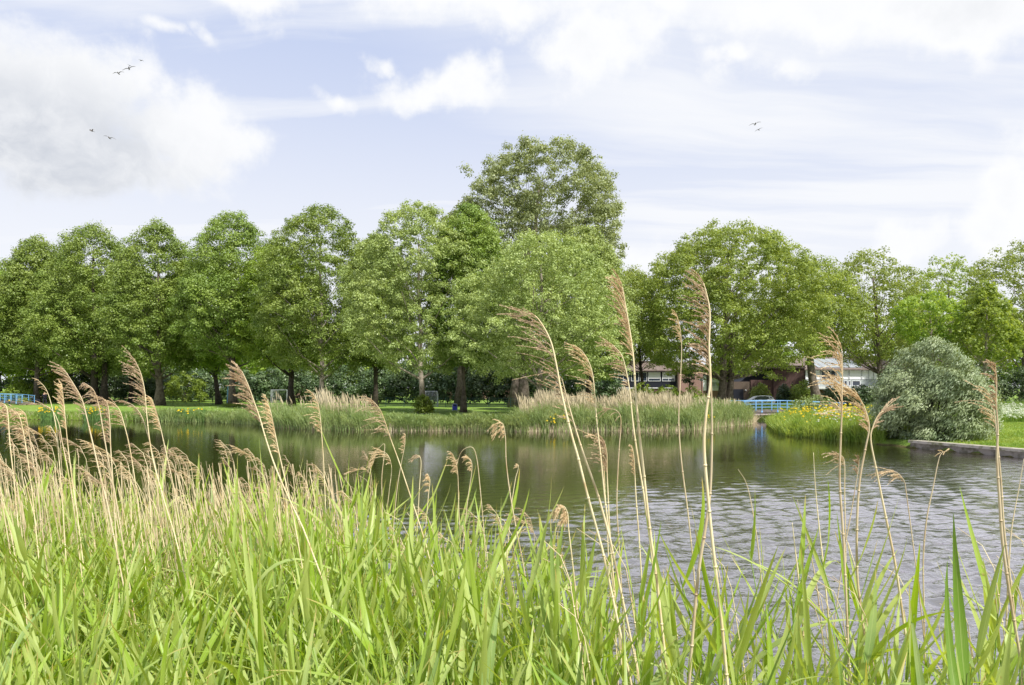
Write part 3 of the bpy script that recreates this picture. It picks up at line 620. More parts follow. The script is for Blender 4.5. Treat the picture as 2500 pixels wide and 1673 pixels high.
def bed(name, label, cat, n, x0, x1, d0, d1, h0, h1, w, mt, seed, lean=.25, hfun=None, kind='stuff', segs=4, parent=None, bias=0., wmid=0.):
    rng = np.random.default_rng(seed); p = strip_points(rng, n, x0, x1, d0, d1)
    z = ground(p[:, 0], p[:, 1]); P = np.column_stack([p, np.minimum(z, 9) - .02])
    px = 1250 + p[:, 0] / p[:, 1] * F; H = rng.uniform(h0, h1, n) * (.82 + .12 * np.sin(px * .05) * np.sin(px * .017 + 1) + .10 * np.sin(px * .21 + p[:, 1] * 2) * np.sin(p[:, 1] * 1.9 + px * .09))
    if hfun: H = H * hfun(px)
    ln = rng.normal(size=(n, 2)) * lean * H[:, None] ; ln[:, 0] += bias * H
    V, Q = ribbons(P, H, rng.uniform(.7, 1.3, n) * w, rng.uniform(-.9, .9, n), ln, segs, wmid=wmid)
    if mt is M['reedgreen']:        # side leaves arching off the stalks
        k = n * 2; i = rng.integers(n, size=k); f = rng.uniform(.3, .95, k); P2 = P[i].copy(); P2[:, :2] += ln[i] * (f ** 1.6)[:, None]; P2[:, 2] += H[i] * f * .93
        a2 = rng.uniform(0, 6.28, k); r2 = rng.uniform(.12, .42, k); V2, Q2 = ribbons(P2, rng.uniform(-.05, .30, k), rng.uniform(.03, .06, k), a2 + 1.57, np.column_stack([np.cos(a2), np.sin(a2)]) * r2[:, None] - np.array([.06, 0]), 3, curve=1.0, wmid=.8)
        Q = np.concatenate([Q, Q2 + len(V)]); V = np.concatenate([V, V2])
    o = np_mesh(name, V, Q, mt, parent)
    if parent is None: tag(o, label, cat, kind=kind)
    return o, P, H, ln
taper = lambda a, b, s: (lambda px: sstep(a, a + s, px) * (1 - sstep(b - s, b, px)) * .65 + .35)
bed('bank_grass', 'mixed grass fringe along the left part of the far bank', 'grass', 15000, -60, 640, -.1, 3.2, .25, .75, .05, M['bankgrass'], 1, .3)
bed('bank_grass', 'lawn edge grass between the two tall reed beds', 'grass', 9000, 880, 1290, -.1, 4.5, .2, .62, .05, M['bankgrass'], 2, .3)
bed('reed_bed', 'grey-green young reeds on far bank left of the blue bin', 'reeds', 8000, 628, 945, -.5, 3.4, 1.0, 1.85, .045, M['reedgreen'], 3, .22, taper(600, 960, 60), bias=-.12)
bed('reed_bed', 'shorter green reeds below the pale pointed linden', 'reeds', 4200, 930, 1140, -.35, 1.8, .7, 1.15, .045, M['reedgreen'], 4, .22)
bed('reed_bed', 'sparse green reeds at the foot of the leftmost lawn', 'reeds', 3500, 330, 650, -.35, 1.4, .7, 1.2, .045, M['reedgreen'], 41, .25)
bed('reed_bed', 'tall grey-green reed bed from the poplar trunks to the footbridge', 'reeds', 17000, 1262, 1835, -.5, 5.2, 1.1, 2.05, .045, M['reedgreen'], 5, .24, taper(1225, 1880, 70), bias=-.1)
bed('reed_bed', 'short reeds at water edge before the poplar trunks', 'reeds', 4000, 1140, 1290, -.4, 1.6, .7, 1.2, .045, M['reedgreen'], 42, .22)
bed('reed_stubble', 'brown dead stalks at the foot of the tall reed bed', 'reeds', 5000, 1255, 1840, -.45, .35, .35, .9, .035, M['reeddry'], 61, .12)
bed('reed_stubble', 'brown dead stalks at the foot of the left reeds', 'reeds', 2600, 640, 1240, -.4, .3, .3, .75, .035, M['reeddry'], 62, .12)
bed('weeds', 'dark dock and nettle tufts scattered along the left bank', 'weeds', 1500, 250, 660, .2, 3.5, .2, .75, .09, M['irisleaf'], 91, .5)
bed('weeds', 'dark weedy tufts along the waterline below the blue bin', 'weeds', 900, 940, 1270, .1, 2.2, .2, .7, .09, M['irisleaf'], 92, .5)
bed('weeds', 'dry brown grass stems mixed into the far bank', 'weeds', 2200, 0, 1270, .0, 3.0, .4, .9, .03, M['reeddry'], 93, .35)
def plumes_far(label, n, x0, x1, d0, d1, h0, h1, seed):
    o, P, H, ln = bed('dry_reed_stalks', label, 'reeds', n, x0, x1, d0, d1, h0, h1, .026, M['reeddry'], seed, .05, segs=3, bias=-.04)
    rng = np.random.default_rng(seed + 1); T = P.copy(); T[:, :2] += ln * .8; T[:, 2] += H * .84
    V, Q = ribbons(T, H * .2 + .05, rng.uniform(.035, .065, n), rng.uniform(-1, 1, n), ln * .4 + np.array([-.06, 0]), 3, wmid=.8)
    q = np_mesh('dry_reed_plumes', V, Q, M['reeddry']); tag(q, label.replace('stalks', 'plume heads').replace('stems', 'plume heads'), 'reeds', kind='stuff')
plumes_far('tan dry reed stalks standing thickly above the left green reeds', 300, 775, 905, .3, 2.5, 1.9, 2.75, 71)
plumes_far('few tan dry reed stalks in front of the goal and black trunk', 34, 640, 775, .0, 2.0, 1.9, 2.7, 73)
plumes_far('pale dry reed stalks rising over the right tall reed bed', 2200, 1270, 1690, 1.2, 5.5, 1.7, 2.7, 75)
plumes_far('sparse dry reed stalks at the bridge end of the reeds', 500, 1690, 1835, .8, 5., 1.3, 2.0, 77)
bed('bank_grass', 'matted brown reed litter beside the footbridge channel', 'grass', 3500, 1720, 1850, -.2, 2.5, .4, .9, .03, M['reeddry'], 8, .7)
# right peninsula
def region_pts(rng, n, x0, x1, y0, y1, cond):
    out = np.zeros((0, 2))
    while len(out) < n:
        Y = rng.uniform(y0, y1, n * 3); px = rng.uniform(x0, x1, n * 3); X = (px - 1250) * Y / F; d = sdist(X, Y)
        ok = cond(px, Y, d); out = np.concatenate([out, np.stack([X, Y], 1)[ok]])
    return out[:n]
def patch(name, label, cat, n, x0, x1, y0, y1, dr, h0, h1, w, mt, seed, lean=.3, cond=None):
    rng = np.random.default_rng(seed); p = region_pts(rng, n, x0, x1, y0, y1, cond or (lambda px, Y, d: (d > dr[0]) & (d < dr[1])))
    P = np.column_stack([p, ground(p[:, 0], p[:, 1]) - .02]); H = rng.uniform(h0, h1, n)
    H = H * (.72 + .34 * np.sin(p[:, 0] * 2.9 + 1.7 * np.sin(p[:, 1] * 1.3)) * np.sin(p[:, 1] * 2.3 + p[:, 0]) + .25 * rng.random(n))
    V, Q = ribbons(P, H, rng.uniform(.6, 1.4, n) * w, rng.uniform(-1.2, 1.2, n), rng.normal(size=(n, 2)) * lean * H[:, None], 4)
    if h1 > .4:
        k = n; i = rng.integers(n, size=k); P2 = P[i].copy(); P2[:, 2] += H[i] * rng.uniform(.35, .9, k); P2[:, :2] += rng.normal(size=(k, 2)) * .06; a2 = rng.uniform(0, 6.28, k)
        V2, Q2 = ribbons(P2, rng.uniform(-.04, .16, k), rng.uniform(.03, .07, k), a2 + 1.57, np.column_stack([np.cos(a2), np.sin(a2)]) * rng.uniform(.06, .2, k)[:, None], 3, curve=1., wmid=.9)
        Q = np.concatenate([Q, Q2 + len(V)]); V = np.concatenate([V, V2])
    tag(np_mesh(name, V, Q, mt), label, cat, kind='stuff'); return P, H
patch('bank_grass', 'lush bright iris leaves and grass on the right peninsula edge', 'grass', 16000, 1862, 2160, 34.5, 58, (-.2, 1.6), .5, 1.0, .05, M['bankgrass_b'], 9, .28)
patch('bank_grass', 'tall meadow grass over the right peninsula', 'grass', 22000, 1862, 2300, 36, 66, (1.2, 14), .5, 1.15, .05, M['bankgrass_b'], 10, .3)
patch('bank_grass', 'grass slope behind the quay at the right edge', 'grass', 14000, 2330, 2560, 29, 44, (.5, 30), .05, .16, .035, M['bankgrass_b'], 11, .4)
patch('bank_grass', 'tall pale grass along the top of the right slope', 'grass', 16000, 2330, 2560, 44, 80, (1, 60), .5, 1.1, .05, M['bankgrass'], 12, .3)
patch('reed_bed', 'green plants in shade beyond the footbridge', 'reeds', 6000, 1830, 2010, 66, 84, (-.3, 4), .6, 1.2, .06, M['bankgrass'], 13, .3)
def flowers(name, label, n, pts_px, mt, size, hlo, hhi, seed, per=5, spread=.06):
    rng = np.random.default_rng(seed); C = []
    for k in range(n):
        x0, x1, y0, y1 = pts_px[rng.integers(len(pts_px))]
        for _ in range(60):
            Y = rng.uniform(y0, y1); px = rng.uniform(x0, x1); X = W(px, Y)
            if float(sdist(np.array([X]), np.array([Y]))[0]) > 0: break
        C.append((X, Y, gz(X, Y) + rng.uniform(hlo, hhi)))
    C = np.array(C); V, Q = leaves_np(rng, C, np.full(len(C), spread), n * per, size, aspect=.8, shell=.1)
    tag(np_mesh(name, V, Q, mt), label, 'flowers', kind='stuff')
flowers('yellow_flowers', 'yellow flowers in the meadow of the right peninsula', 170, [(2000, 2090, 44, 56), (1960, 2110, 42, 54), (2040, 2130, 39, 46), (1900, 2050, 42, 56)], M['yellow'], .09, .85, 1.25, 31, 6, .12)
flowers('yellow_flowers', 'scattered yellow iris blooms at right peninsula waterline', 60, [(1880, 2120, 37, 54)], M['yellow'], .10, .8, 1.1, 32, 5, .06)
flowers('white_flowers', 'white umbel flowers among the peninsula grass', 160, [(1985, 2160, 38, 50)], M['blossom'], .07, .85, 1.2, 33, 6, .08)
flowers('white_flowers', 'white cow parsley on the slope right of the willow', 900, [(2410, 2540, 38, 60)], M['blossom'], .06, .5, 1.0, 34, 6, .10)
flowers('white_flowers', 'tiny daisies dotted over the far lawn', 300, [(950, 1250, 50, 75), (60, 640, 62, 84)], M['blossom'], .07, .03, .05, 35, 2, .03)
GI = 'yellow iris clumps along the far bank'
for i, (lb, l, r, n) in enumerate([('yellow iris clump in front of the tall right reed bed', 1322, 1392, 26), ('yellow iris clump left of person below the bicycle', 100, 145, 30),
                                   ('yellow iris clump under the twin-trunked linden', 205, 262, 26), ('small yellow iris clump left of mottled trunk', 425, 500, 14),
                                   ('yellow iris clump at bend before brown reed litter', 1718, 1752, 12)]):
    rng = np.random.default_rng(400 + i); p = strip_points(rng, 900, l, r, -.25, 1.1); c = p.mean(0); g = gz(*c)
    root = empty('iris_clump', (c[0], c[1], g)); tag(root, lb, 'iris', GI)
    P = np.column_stack([p - c, ground(p[:, 0], p[:, 1]) - g - .02]); H = rng.uniform(.6, 1.05, 900)
    V, Q = ribbons(P, H, rng.uniform(.04, .06, 900), rng.uniform(-1, 1, 900), rng.normal(size=(900, 2)) * .18); np_mesh('leaves', V, Q, M['irisleaf'], root)
    j = rng.integers(900, size=n); C = P[j].copy(); C[:, 2] += rng.uniform(.65, 1.05, n); C[:, 1] -= .3
    V, Q = leaves_np(rng, np.zeros((1, 3)), np.full(1, .05), 7, .13, aspect=.75, shell=.1)
    for k in range(n):
        if k == 0: fo = np_mesh('flower', V, Q, M['yellow'], root, loc=tuple(C[0]))
        else: f2 = fo.copy(); COL.objects.link(f2); f2.location = tuple(C[k]); f2.rotation_euler.z = k
# ------------------------------------------------------------------ buildings
def house_parts(root, boxes):
    for nm, m, items in boxes:
        mb = MB()
        for it in items: mb.box(*it)
        mb.build(nm, M[m], root)
def window(root, x0, x1, z0, z1, y, blind=0., frame='whitepaint', mull=1, recess=.08):
    """a window facing the camera (-y) at local depth y"""
    f = MB(); t = .07; xm = (x0 + x1) / 2; zm = (z0 + z1) / 2; w = x1 - x0; h = z1 - z0
    f.box((xm, y - .03, z0 + t / 2), (w, .1, t)); f.box((xm, y - .03, z1 - t / 2), (w, .1, t))
    for xx in (x0 + t / 2, x1 - t / 2): f.box((xx, y - .03, zm), (t, .1, h - 2 * t))
    for k in range(1, mull + 1):
        xx = x0 + w * k / (mull + 1); f.box((xx, y - .03, zm), (t * .8, .09, h - 2 * t))
    fr = f.build('window', M[frame], root)
    MB().box((xm, y + .012, zm), (w - 2 * t, .02, h - 2 * t)).build('pane', M['glass'], fr)
    if blind:
        MB().box((xm, y - .006, z1 - t - (h - 2 * t) * blind / 2), (w - 2 * t - .02, .012, (h - 2 * t) * blind)).build('blind', M['blind'], fr)
def slope_roof(root, x0, x1, y0, z0, y1, z1, m='rooftile', th=.18, name='roof'):
    mb = MB(); vs = [(x0, y0, z0), (x1, y0, z0), (x1, y1, z1), (x0, y1, z1)]; vs += [(a, b, c - th) for a, b, c in vs]
    mb.add(vs, [(0, 1, 2, 3), (7, 6, 5, 4), (0, 4, 5, 1), (1, 5, 6, 2), (2, 6, 7, 3), (3, 7, 4, 0)]); return mb.build(name, M[m], root)
G0 = .3
# brick terrace on the left of the planes
Y = 112; r_ = empty('terrace_house', (0, Y, G0)); tag(r_, 'red brick terrace with white-framed windows behind the slim dark tree', 'house')
zz = lambda py, d=112: Z(py, d) - G0
xa, xb, xc = W(1470, Y), W(1653, Y), W(1712, Y)
house_parts(r_, [('wall', 'brickdark', [(((xa + xb) / 2, 4, zz(946) / 2), (xb - xa, 8, zz(946)))]),
                 ('upper_wall', 'black', [(((xa + xb) / 2, 4.1, (zz(946) + zz(905)) / 2), (xb - xa - .1, 7.9, zz(905) - zz(946) - .01))]),
                 ('gable_wall', 'brick', [(((xb + xc) / 2 + .01, 3.5, zz(903) / 2), (xc - xb, 9, zz(903)))]),
                 ('floor_band', 'whitepaint', [(((xa + xb) / 2, -.06, zz(947.4)), (xb - xa - .05, .14, .14))])])
slope_roof(r_, xa - .3, xb, -.5, zz(904) + .0, 5.2, zz(878)); slope_roof(r_, xb + .003, xc + .2, -1.3, zz(903) + .03, 5.2, zz(880), name='roof')
for a, b, bl, mu in ((1583, 1613, .72, 0), (1617, 1648, .72, 1), (1541, 1560, 0, 1), (1563, 1580, .0, 0), (1508, 1536, .4, 1), (1478, 1503, .7, 1)):
    window(r_, W(a, Y), W(b, Y), zz(931), zz(909), .13, bl, mull=mu)
for a, b in ((1505, 1535), (1560, 1590)): window(r_, W(a, Y), W(b, Y), zz(967), zz(950), -.005, 0, mull=1)
# white garage building further back
Y = 126; r_ = empty('garage_building', (0, Y, G0)); tag(r_, 'white low building with brick base between gable and forked plane trunk', 'building')
xa, xb = W(1708, Y), W(1800, Y); q = lambda py: Z(py, 126) - G0
house_parts(r_, [('wall', 'whitepaint', [(((xa + xb) / 2, 3, (q(954) + q(919)) / 2), (xb - xa, 6, q(919) - q(954)))]),
                 ('base', 'brick', [(((xa + xb) / 2, 3, q(954) / 2), (xb - xa + .1, 6.1, q(954) - .003))]),
                 ('rail', 'whitepaint', [(((xa + xb) / 2, -.5, q(952)), (xb - xa, .06, .08)), (((xa + xb) / 2, -.5, q(944)), (xb - xa, .06, .06))] + [((xa + k * (xb - xa) / 7, -.5, (q(953.5) + q(944)) / 2), (.05, .05, .6)) for k in range(8)]),
                 ('upper_storey', 'black', [(((xa + xb) / 2, 4.2, (q(919) + q(905)) / 2), (xb - xa, 3.6, q(905) - q(919) - .004))])])
for a, b in ((1716, 1733), (1738, 1756)): window(r_, W(a, Y), W(b, Y), q(917), q(907), 2.37, 0, mull=1)
slope_roof(r_, xa - .3, xb + .3, 1.8, q(904.5), 6.5, q(893))
MB().box(((xa + W(1765, Y)) / 2 + .8, -.02, q(940)), (3.2, .05, .9)).build('door', M['greypanel'], r_)
# dark brick house
Y = 105; r_ = empty('dark_brick_house', (0, Y, G0)); tag(r_, 'dark brown brick house with black cladding behind the parked car', 'house')
z5 = lambda py: Z(py, 105) - G0; X5 = lambda px: W(px, 105)
def bx(p0, p1, y0, y1, t, b=0.): return (((X5(p0) + X5(p1)) / 2, (y0 + y1) / 2, (z5(t) + b) / 2), (X5(p1) - X5(p0), y1 - y0, z5(t) - b))
house_parts(r_, [('garage_wing', 'brickbrown', [bx(1791, 1832, 0, 6, 932)]), ('wall', 'brickdark', [bx(1832.1, 1886, -.15, 6.2, 928)]),
                 ('tall_wall', 'brickdark', [bx(1886.1, 1962, -.4, 7, 893)])])
up = MB(); up.box(((X5(1835) + X5(1885.9)) / 2, 3.4, (z5(927.8) + z5(899)) / 2), (X5(1885.9) - X5(1835), 6, z5(899) - z5(927.8)))
up.build('cladding', M['black'], r_)
MB().prism([(X5(1810), z5(931.5)), (X5(1834.9), z5(931.5)), (X5(1834.9), z5(912))], .5, 6.4).build('lean_to_roof', M['black'], r_)
MB().box(((X5(1805) + X5(1807)) / 2 - .3, -.04, 1.2), (1.7, .08, 2.3)).build('garage_door', M['black'], r_)
slope_roof(r_, X5(1833), X5(1963), -.6, z5(898.5) + .1, 5, z5(880)); f = MB().box((X5(1878), .34, z5(917)), (.45, .1, .35)); f.build('vent', M['whitepaint'], r_)
MB().sphere((X5(1820), -.12, z5(953.3)), .13).build('wall_lamp', M['whitepaint'], r_)
# blue-windowed house behind
Y = 130; r_ = empty('far_house', (0, Y, G0)); tag(r_, 'far house with blue window panels glimpsed left of the dark house', 'house')
qq = lambda py: Z(py, 130) - G0
house_parts(r_, [('wall', 'brick', [(((W(1770, Y) + W(1830, Y)) / 2, 3, qq(921) / 2), (W(1830, Y) - W(1770, Y), 6, qq(921)))]),
                 ('window_frame', 'whitepaint', [((W(1812, Y), -.05, qq(926)), (4.2, .1, .95 + .25))]), ('window_panel', 'blue', [((W(1812, Y) - .95, -.12, qq(926)), (1.6, .06, .95)), ((W(1812, Y) + .95, -.12, qq(926)), (1.6, .06, .95))])])
slope_roof(r_, W(1768, Y), W(1832, Y), -.5, qq(920) + .05, 4, qq(908))
# white terrace
Y = 115; r_ = empty('terrace_house', (0, Y, G0)); tag(r_, 'long white-windowed terrace with solar panels left of the willow', 'house')
z6 = lambda py: Z(py, 115) - G0; X6 = lambda px: W(px, 115); xa, xb = X6(1963), X6(2240); xm = (xa + xb) / 2
house_parts(r_, [('ground_floor', 'brickdark', [((xm, 4.4, z6(950) / 2), (xb - xa, 7.2, z6(950)))]),
                 ('panel', 'greypanel', [((xm, 4, (z6(927.5) + z6(943.5)) / 2), (xb - xa - .04, 8, z6(927.5) - z6(943.5)))]),
                 ('upper_wall', 'black', [((xm, 4.05, (z6(902) + z6(927.5)) / 2), (xb - xa - .1, 7.9, z6(902) - z6(927.5) - .008))]),
                 ('balcony', 'whitepaint', [((xm, -.35, z6(945.6)), (xb - xa, 1.5, .22)), ((xm, -.95, z6(948.8)), (xb - xa - .4, .2, .16))])])
edges = [1966, 1985, 2004, 2041, 2073, 2104, 2121, 2133, 2165, 2197, 2230]
for i in range(len(edges) - 1):
    window(r_, X6(edges[i]) + .05, X6(edges[i + 1]) - .05, z6(926.5), z6(904.5), .05, 0 if i in (2,) else 1.0, mull=(2 if i == 2 else 0))
for k, (a, b) in enumerate(((2060, 2068), (2071, 2077), (2080, 2100))): window(r_, X6(a), X6(b), z6(942), z6(929.5), -.01, 0, mull=0)
slope_roof(r_, xa - .3, xb + .3, -.6, z6(901.5), 6.5, z6(868))
sp = MB(); sl = (z6(868) - z6(901.5)) / 7.1
for a in range(7):
    for b in range(3):
        x0 = X6(1998) + a * 1.06; y0 = .1 + b * 1.75; z0_ = z6(901.5) + sl * (y0 + .6) + .09; d_ = 1.68
        vs = [(x0, y0, z0_), (x0 + 1.0, y0, z0_), (x0 + 1.0, y0 + d_, z0_ + sl * d_), (x0, y0 + d_, z0_ + sl * d_)]; vs += [(p, q_, r - .05) for p, q_, r in vs]
        sp.add(vs, [(0, 1, 2, 3), (7, 6, 5, 4), (0, 4, 5, 1), (1, 5, 6, 2), (2, 6, 7, 3), (3, 7, 4, 0)])
sp.build('solar_panels', M['solar'], r_)
# long pinkish-roofed houses behind the hedge
for i, (a, b, t, lb) in enumerate(((560, 740, 872, 'house with pinkish roof glimpsed behind the hedge above the goal'), (1060, 1290, 868, 'house with pinkish roof glimpsed above the hedge near the bin'))):
    Y = 145; r_ = empty('far_house', (0, Y, .6)); tag(r_, lb, 'house'); q8 = lambda py: Z(py, 145) - .6
    house_parts(r_, [('wall', 'brick', [(((W(a, Y) + W(b, Y)) / 2, 4, q8(900) / 2), (W(b, Y) - W(a, Y), 8, q8(900)))])])
    slope_roof(r_, W(a, Y) - .3, W(b, Y) + .3, -.5, q8(900) + .1, 4, q8(t))
    for k in range(4): x = W(a, Y) + (k + .5) * (W(b, Y) - W(a, Y)) / 4; window(r_, x - 1.2, x + 1.2, q8(922), q8(906), .0, .3)

# ------------------------------------------------------------------ street lamps, car
def lamp(px, Y, top, lb):
    x = W(px, Y); g = gz(x, Y); H = Z(top, Y) - g; r_ = empty('street_lamp', (x, Y, g)); tag(r_, lb, 'street lamp', 'post-top lamps by the houses')
    MB().tube([(0, 0, 0), (0, 0, H * .3), (0, 0, H - .35)], [.07, .055, .045], 8).build('post', M['darksteel'], r_)
    MB().tube([(0, 0, H - .35), (0, 0, H - .3), (0, 0, H - .12)], [.06, .16, .34], 12).build('globe', M['whitepaint'], r_)
    MB().tube([(0, 0, H - .12), (0, 0, H - .07), (0, 0, H)], [.46, .38, .06], 12).build('shade', M['whitepaint'], r_)
lamp(1713, 97, 925, 'street lamp in front of the brick gable edge, left of the pair')
lamp(1732, 97, 926.5, 'street lamp in front of the white building, right of the pair')
lamp(2054, 86, 920.5, 'street lamp in front of the white terrace')
def car():
    x = W(1850, 92.2); r_ = empty('parked_car', (x, 92.2, .36)); tag(r_, 'silver hatchback parked beyond the blue footbridge, facing left', 'car')
    low = [(-2.0, .25), (-2.05, .55), (-1.95, .72), (-1.1, .90), (1.85, .98), (2.02, .85), (2.05, .40), (1.95, .25)]
    cab = [(-1.15, .895), (-.35, 1.34), (.0, 1.43), (.75, 1.47), (1.45, 1.42), (1.80, 1.20), (1.92, .975)]
    mb = MB(); mb.prism(low, -.85, .85); mb.prism([(a, b + .002) for a, b in cab], -.70, .70)
    o = mb.build('body', M['silver'], r_); bv = o.modifiers.new('b', 'BEVEL'); bv.width = .05; bv.segments = 2
    for s in (-1, 1):
        y = .705 * s; g = [(-.95, .94), (-.28, 1.31), (.05, 1.38), (.70, 1.40), (1.15, 1.32), (1.28, 1.02), (.9, .97)]
        MB().prism(g, min(y, y + .012 * s), max(y, y + .012 * s)).build('side_window', M['glass'], r_)
        MB().prism([(1.42, 1.1), (1.36, 1.34), (1.55, 1.28), (1.62, 1.12)], min(y, y + .012 * s), max(y, y + .012 * s)).build('quarter_window', M['glass'], r_)
        MB().box((1.99, .66 * s, .85), (.12, .25, .25)).build('tail_light', M['redlight'], r_)
        MB().box((-1.98, .62 * s, .64), (.12, .3, .14)).build('headlight', M['blind'], r_)
        MB().box((-.72, .80 * s, 1.0), (.14, .16, .1)).build('mirror', M['silver'], r_)
        for xx in (-1.25, 1.3):
            w = MB().tube([(xx, .66 * s, .31), (xx, .87 * s, .31)], .31, 18).build('wheel', M['rubber'], r_)
            MB().tube([(xx, .86 * s, .31), (xx, .885 * s, .31)], .19, 12).build('rim', M['steel'], w)
car()

# ------------------------------------------------------------------ footbridges
def footbridge(lb, pts, deckz, railh, posts, beam, groups='light blue arched footbridges'):
    """pts: plan polyline ends; deckz(t): height of deck"""
    a, b = np.array(pts[0], float), np.array(pts[1], float); L = np.linalg.norm(b - a); d = (b - a) / L; nrm = np.array([-d[1], d[0]])
    r_ = empty('footbridge', (a[0], a[1], 0)); tag(r_, lb, 'footbridge', groups); wd = 1.6; ns = 24
    def P(t, off, z): q_ = d * L * t + nrm * off; return (q_[0], q_[1], z)
    for nm, m, z0, z1, o0, o1 in (('deck', 'deck', -.16, 0, -.12, wd + .12), ('beam', 'beam', -beam, -.163, 0, .3), ('beam', 'beam', -beam, -.163, wd - .3, wd)):
        mb = MB(); vs = []
        for i in range(ns + 1):
            t = i / ns; z = deckz(t); vs += [P(t, o0, z + z0), P(t, o1, z + z0), P(t, o1, z + z1), P(t, o0, z + z1)]
        fs = []
        for i in range(ns):
            k = 4 * i; fs += [(k, k + 4, k + 5, k + 1), (k + 1, k + 5, k + 6, k + 2), (k + 2, k + 6, k + 7, k + 3), (k + 3, k + 7, k + 4, k)]
        fs += [(0, 1, 2, 3), (4 * ns + 3, 4 * ns + 2, 4 * ns + 1, 4 * ns)]
        mb.add(vs, fs).build(nm, M[m], r_)
    for side, off in enumerate((-.14, wd + .14)):
        par = MB().tube([P(i / ns, off, deckz(i / ns) + railh) for i in range(ns + 1)], .028, 8).build('handrail', M['blue'], r_)
        for fr in (.30, .64):
            MB().tube([P(i / ns, off, deckz(i / ns) + railh * fr) for i in range(ns + 1)], .015, 6).build('rail', M['blue'], par)
        for k, t in enumerate(posts):
            z = deckz(t); mb = MB().tube([P(t, off, z - (.22 if k % 2 == 0 else .02)), P(t, off, z + railh)], .035, 8)
            if k % 2 == 0: mb.sphere(P(t, off, z - .12), (.09, .06, .09), 8, 5)
            mb.build('post', M['blue'], par)
A = (W(1812, 61.0), 61.0); B = (W(2062, 66.5), 66.5)
lt = lambda px: (px - 1812) / 250
footbridge('light blue footbridge over the channel by the silver car', (A, B), lambda t: .83 - .62 * max(0, t - .28) ** 2 * 1.0 - .25 * max(0, .28 - t) ** 2, .84,
           [lt(q_) for q_ in (1815, 1840, 1854, 1877, 1891, 1914, 1935, 1952, 1975, 1996, 2020, 2045)], .42)
footbridge('light blue footbridge cut off by the left edge of the park', ((W(-130, 92), 92), (W(58, 90), 90)), lambda t: 1.16 - 1.15 * (t - .52) ** 2, .92, [.02, .1, .17, .25, .33, .40, .47, .545, .62, .69, .765, .84, .915, .99], .3)
r_ = empty('bollard', (W(23, 87), 87, gz(W(23, 87), 87))); tag(r_, 'short dark bollard with yellow band before the left bridge', 'bollard')
MB().tube([(0, 0, -.1), (0, 0, .75)], .09, 10).build('post', M['darksteel'], r_); MB().tube([(0, 0, .62), (0, 0, .8)], .098, 10).build('band', M['boltyel'], r_)

# ------------------------------------------------------------------ quay wall
r_ = empty('quay_wall', (19.0, 32.2, 0)); tag(r_, 'low concrete quay wall with pale cap right of the willow', 'wall')
line = [(-.18, .55), (1.5, -4.2), (4.45, -12.2), (11, -27.2)]
def wallmesh(o0, o1, z0, z1, e=0.):
    mb = MB(); ps = [np.array(p, float) for p in line]; vs = []
    for i, p in enumerate(ps):
        t = ps[min(i + 1, 3)] - ps[max(i - 1, 0)]; t /= np.linalg.norm(t); n = np.array([-t[1], t[0]])
        p = p - t * e * (i == 0); a, b = p + n * o0, p + n * o1; vs += [(*a, z0), (*b, z0), (*b, z1), (*a, z1)]
    fs = [(0, 3, 2, 1), (12, 13, 14, 15)]
    for i in range(3):
        k = 4 * i; fs += [(k, k + 1, k + 5, k + 4), (k + 1, k + 2, k + 6, k + 5), (k + 2, k + 3, k + 7, k + 6), (k + 3, k, k + 4, k + 7)]
    return mb.add(vs, fs)
wallmesh(-.12, .25, -1.0, .24).build('wall', M['concrete'], r_); wallmesh(-.20, .32, .243, .36, .05).build('cap', M['concretecap'], r_)

# ------------------------------------------------------------------ playing field things
fpts = [(W(150, 107), 107), (W(424, 96), 96), (W(600, 90.5), 90.5), (W(800, 86), 86), (W(972, 81), 81), (W(1085, 80), 80), (W(1300, 79), 79)]
r_ = empty('mesh_fence', (0, 0, 0)); tag(r_, 'thin dark green mesh fence along the playing field hedge', 'fence')
seg = np.array(fpts); Ls = np.r_[0, np.cumsum(np.linalg.norm(np.diff(seg, axis=0), axis=1))]
def onf(s): return float(np.interp(s, Ls, seg[:, 0])), float(np.interp(s, Ls, seg[:, 1]))
mesh_ = MB(); s = 0
while s < Ls[-1]:
    x, y = onf(s); g = gz(x, y); MB().tube([(x, y, g - .1), (x, y, g + 1.15)], .035, 6).build('post', M['darksteel'], r_)
    x2, y2 = onf(min(s + 2.5, Ls[-1])); g2 = gz(x2, y2)
    for h in (.12, .35, .58, .81, 1.06): mesh_.tube([(x, y, g + h), (x2, y2, g2 + h)], .010, 4, False)
    for k in range(1, 12): t = k / 12; mesh_.tube([(x + (x2 - x) * t, y + (y2 - y) * t, g + .1), (x + (x2 - x) * t, y + (y2 - y) * t, g + 1.08)], .005, 3, False)
    s += 2.5
mesh_.build('wire_mesh', M['darksteel'], r_)
def goal(lb, x, y, w, h, dep, rz, name, slant):
    g = gz(x, y); r_ = empty(name, (x, y, g), rz); tag(r_, lb, 'goal', 'metal goals on the playing field')
    MB().tube([(-w / 2, 0, 0), (-w / 2, 0, h), (w / 2, 0, h), (w / 2, 0, 0)], .055, 8).build('goal_frame', M['steel'], r_)
    b = MB(); n = 12
    top = h if not slant else h * .70
    for k in range(n + 1):
        xx = -w / 2 + w * k / n; b.tube([(xx, 0, h), (xx, dep * (.5 if slant else .75), h if not slant else h * .99), (xx, dep, top), (xx, dep, 0)], .018, 5)
    b.build('back_bars', M['steel'], r_)
    for sx in (-1, 1):
        b = MB()
        for k in range(1, 6): yy = dep * k / 6; b.tube([(sx * w / 2, yy, 0), (sx * w / 2, yy, min(h, h - max(0, yy / dep - .5) * 2 * (h - top)))], .016, 5)
        b.tube([(sx * w / 2, 0, .03), (sx * w / 2, dep, .03)], .03, 6); b.build('side_bars', M['steel'], r_)
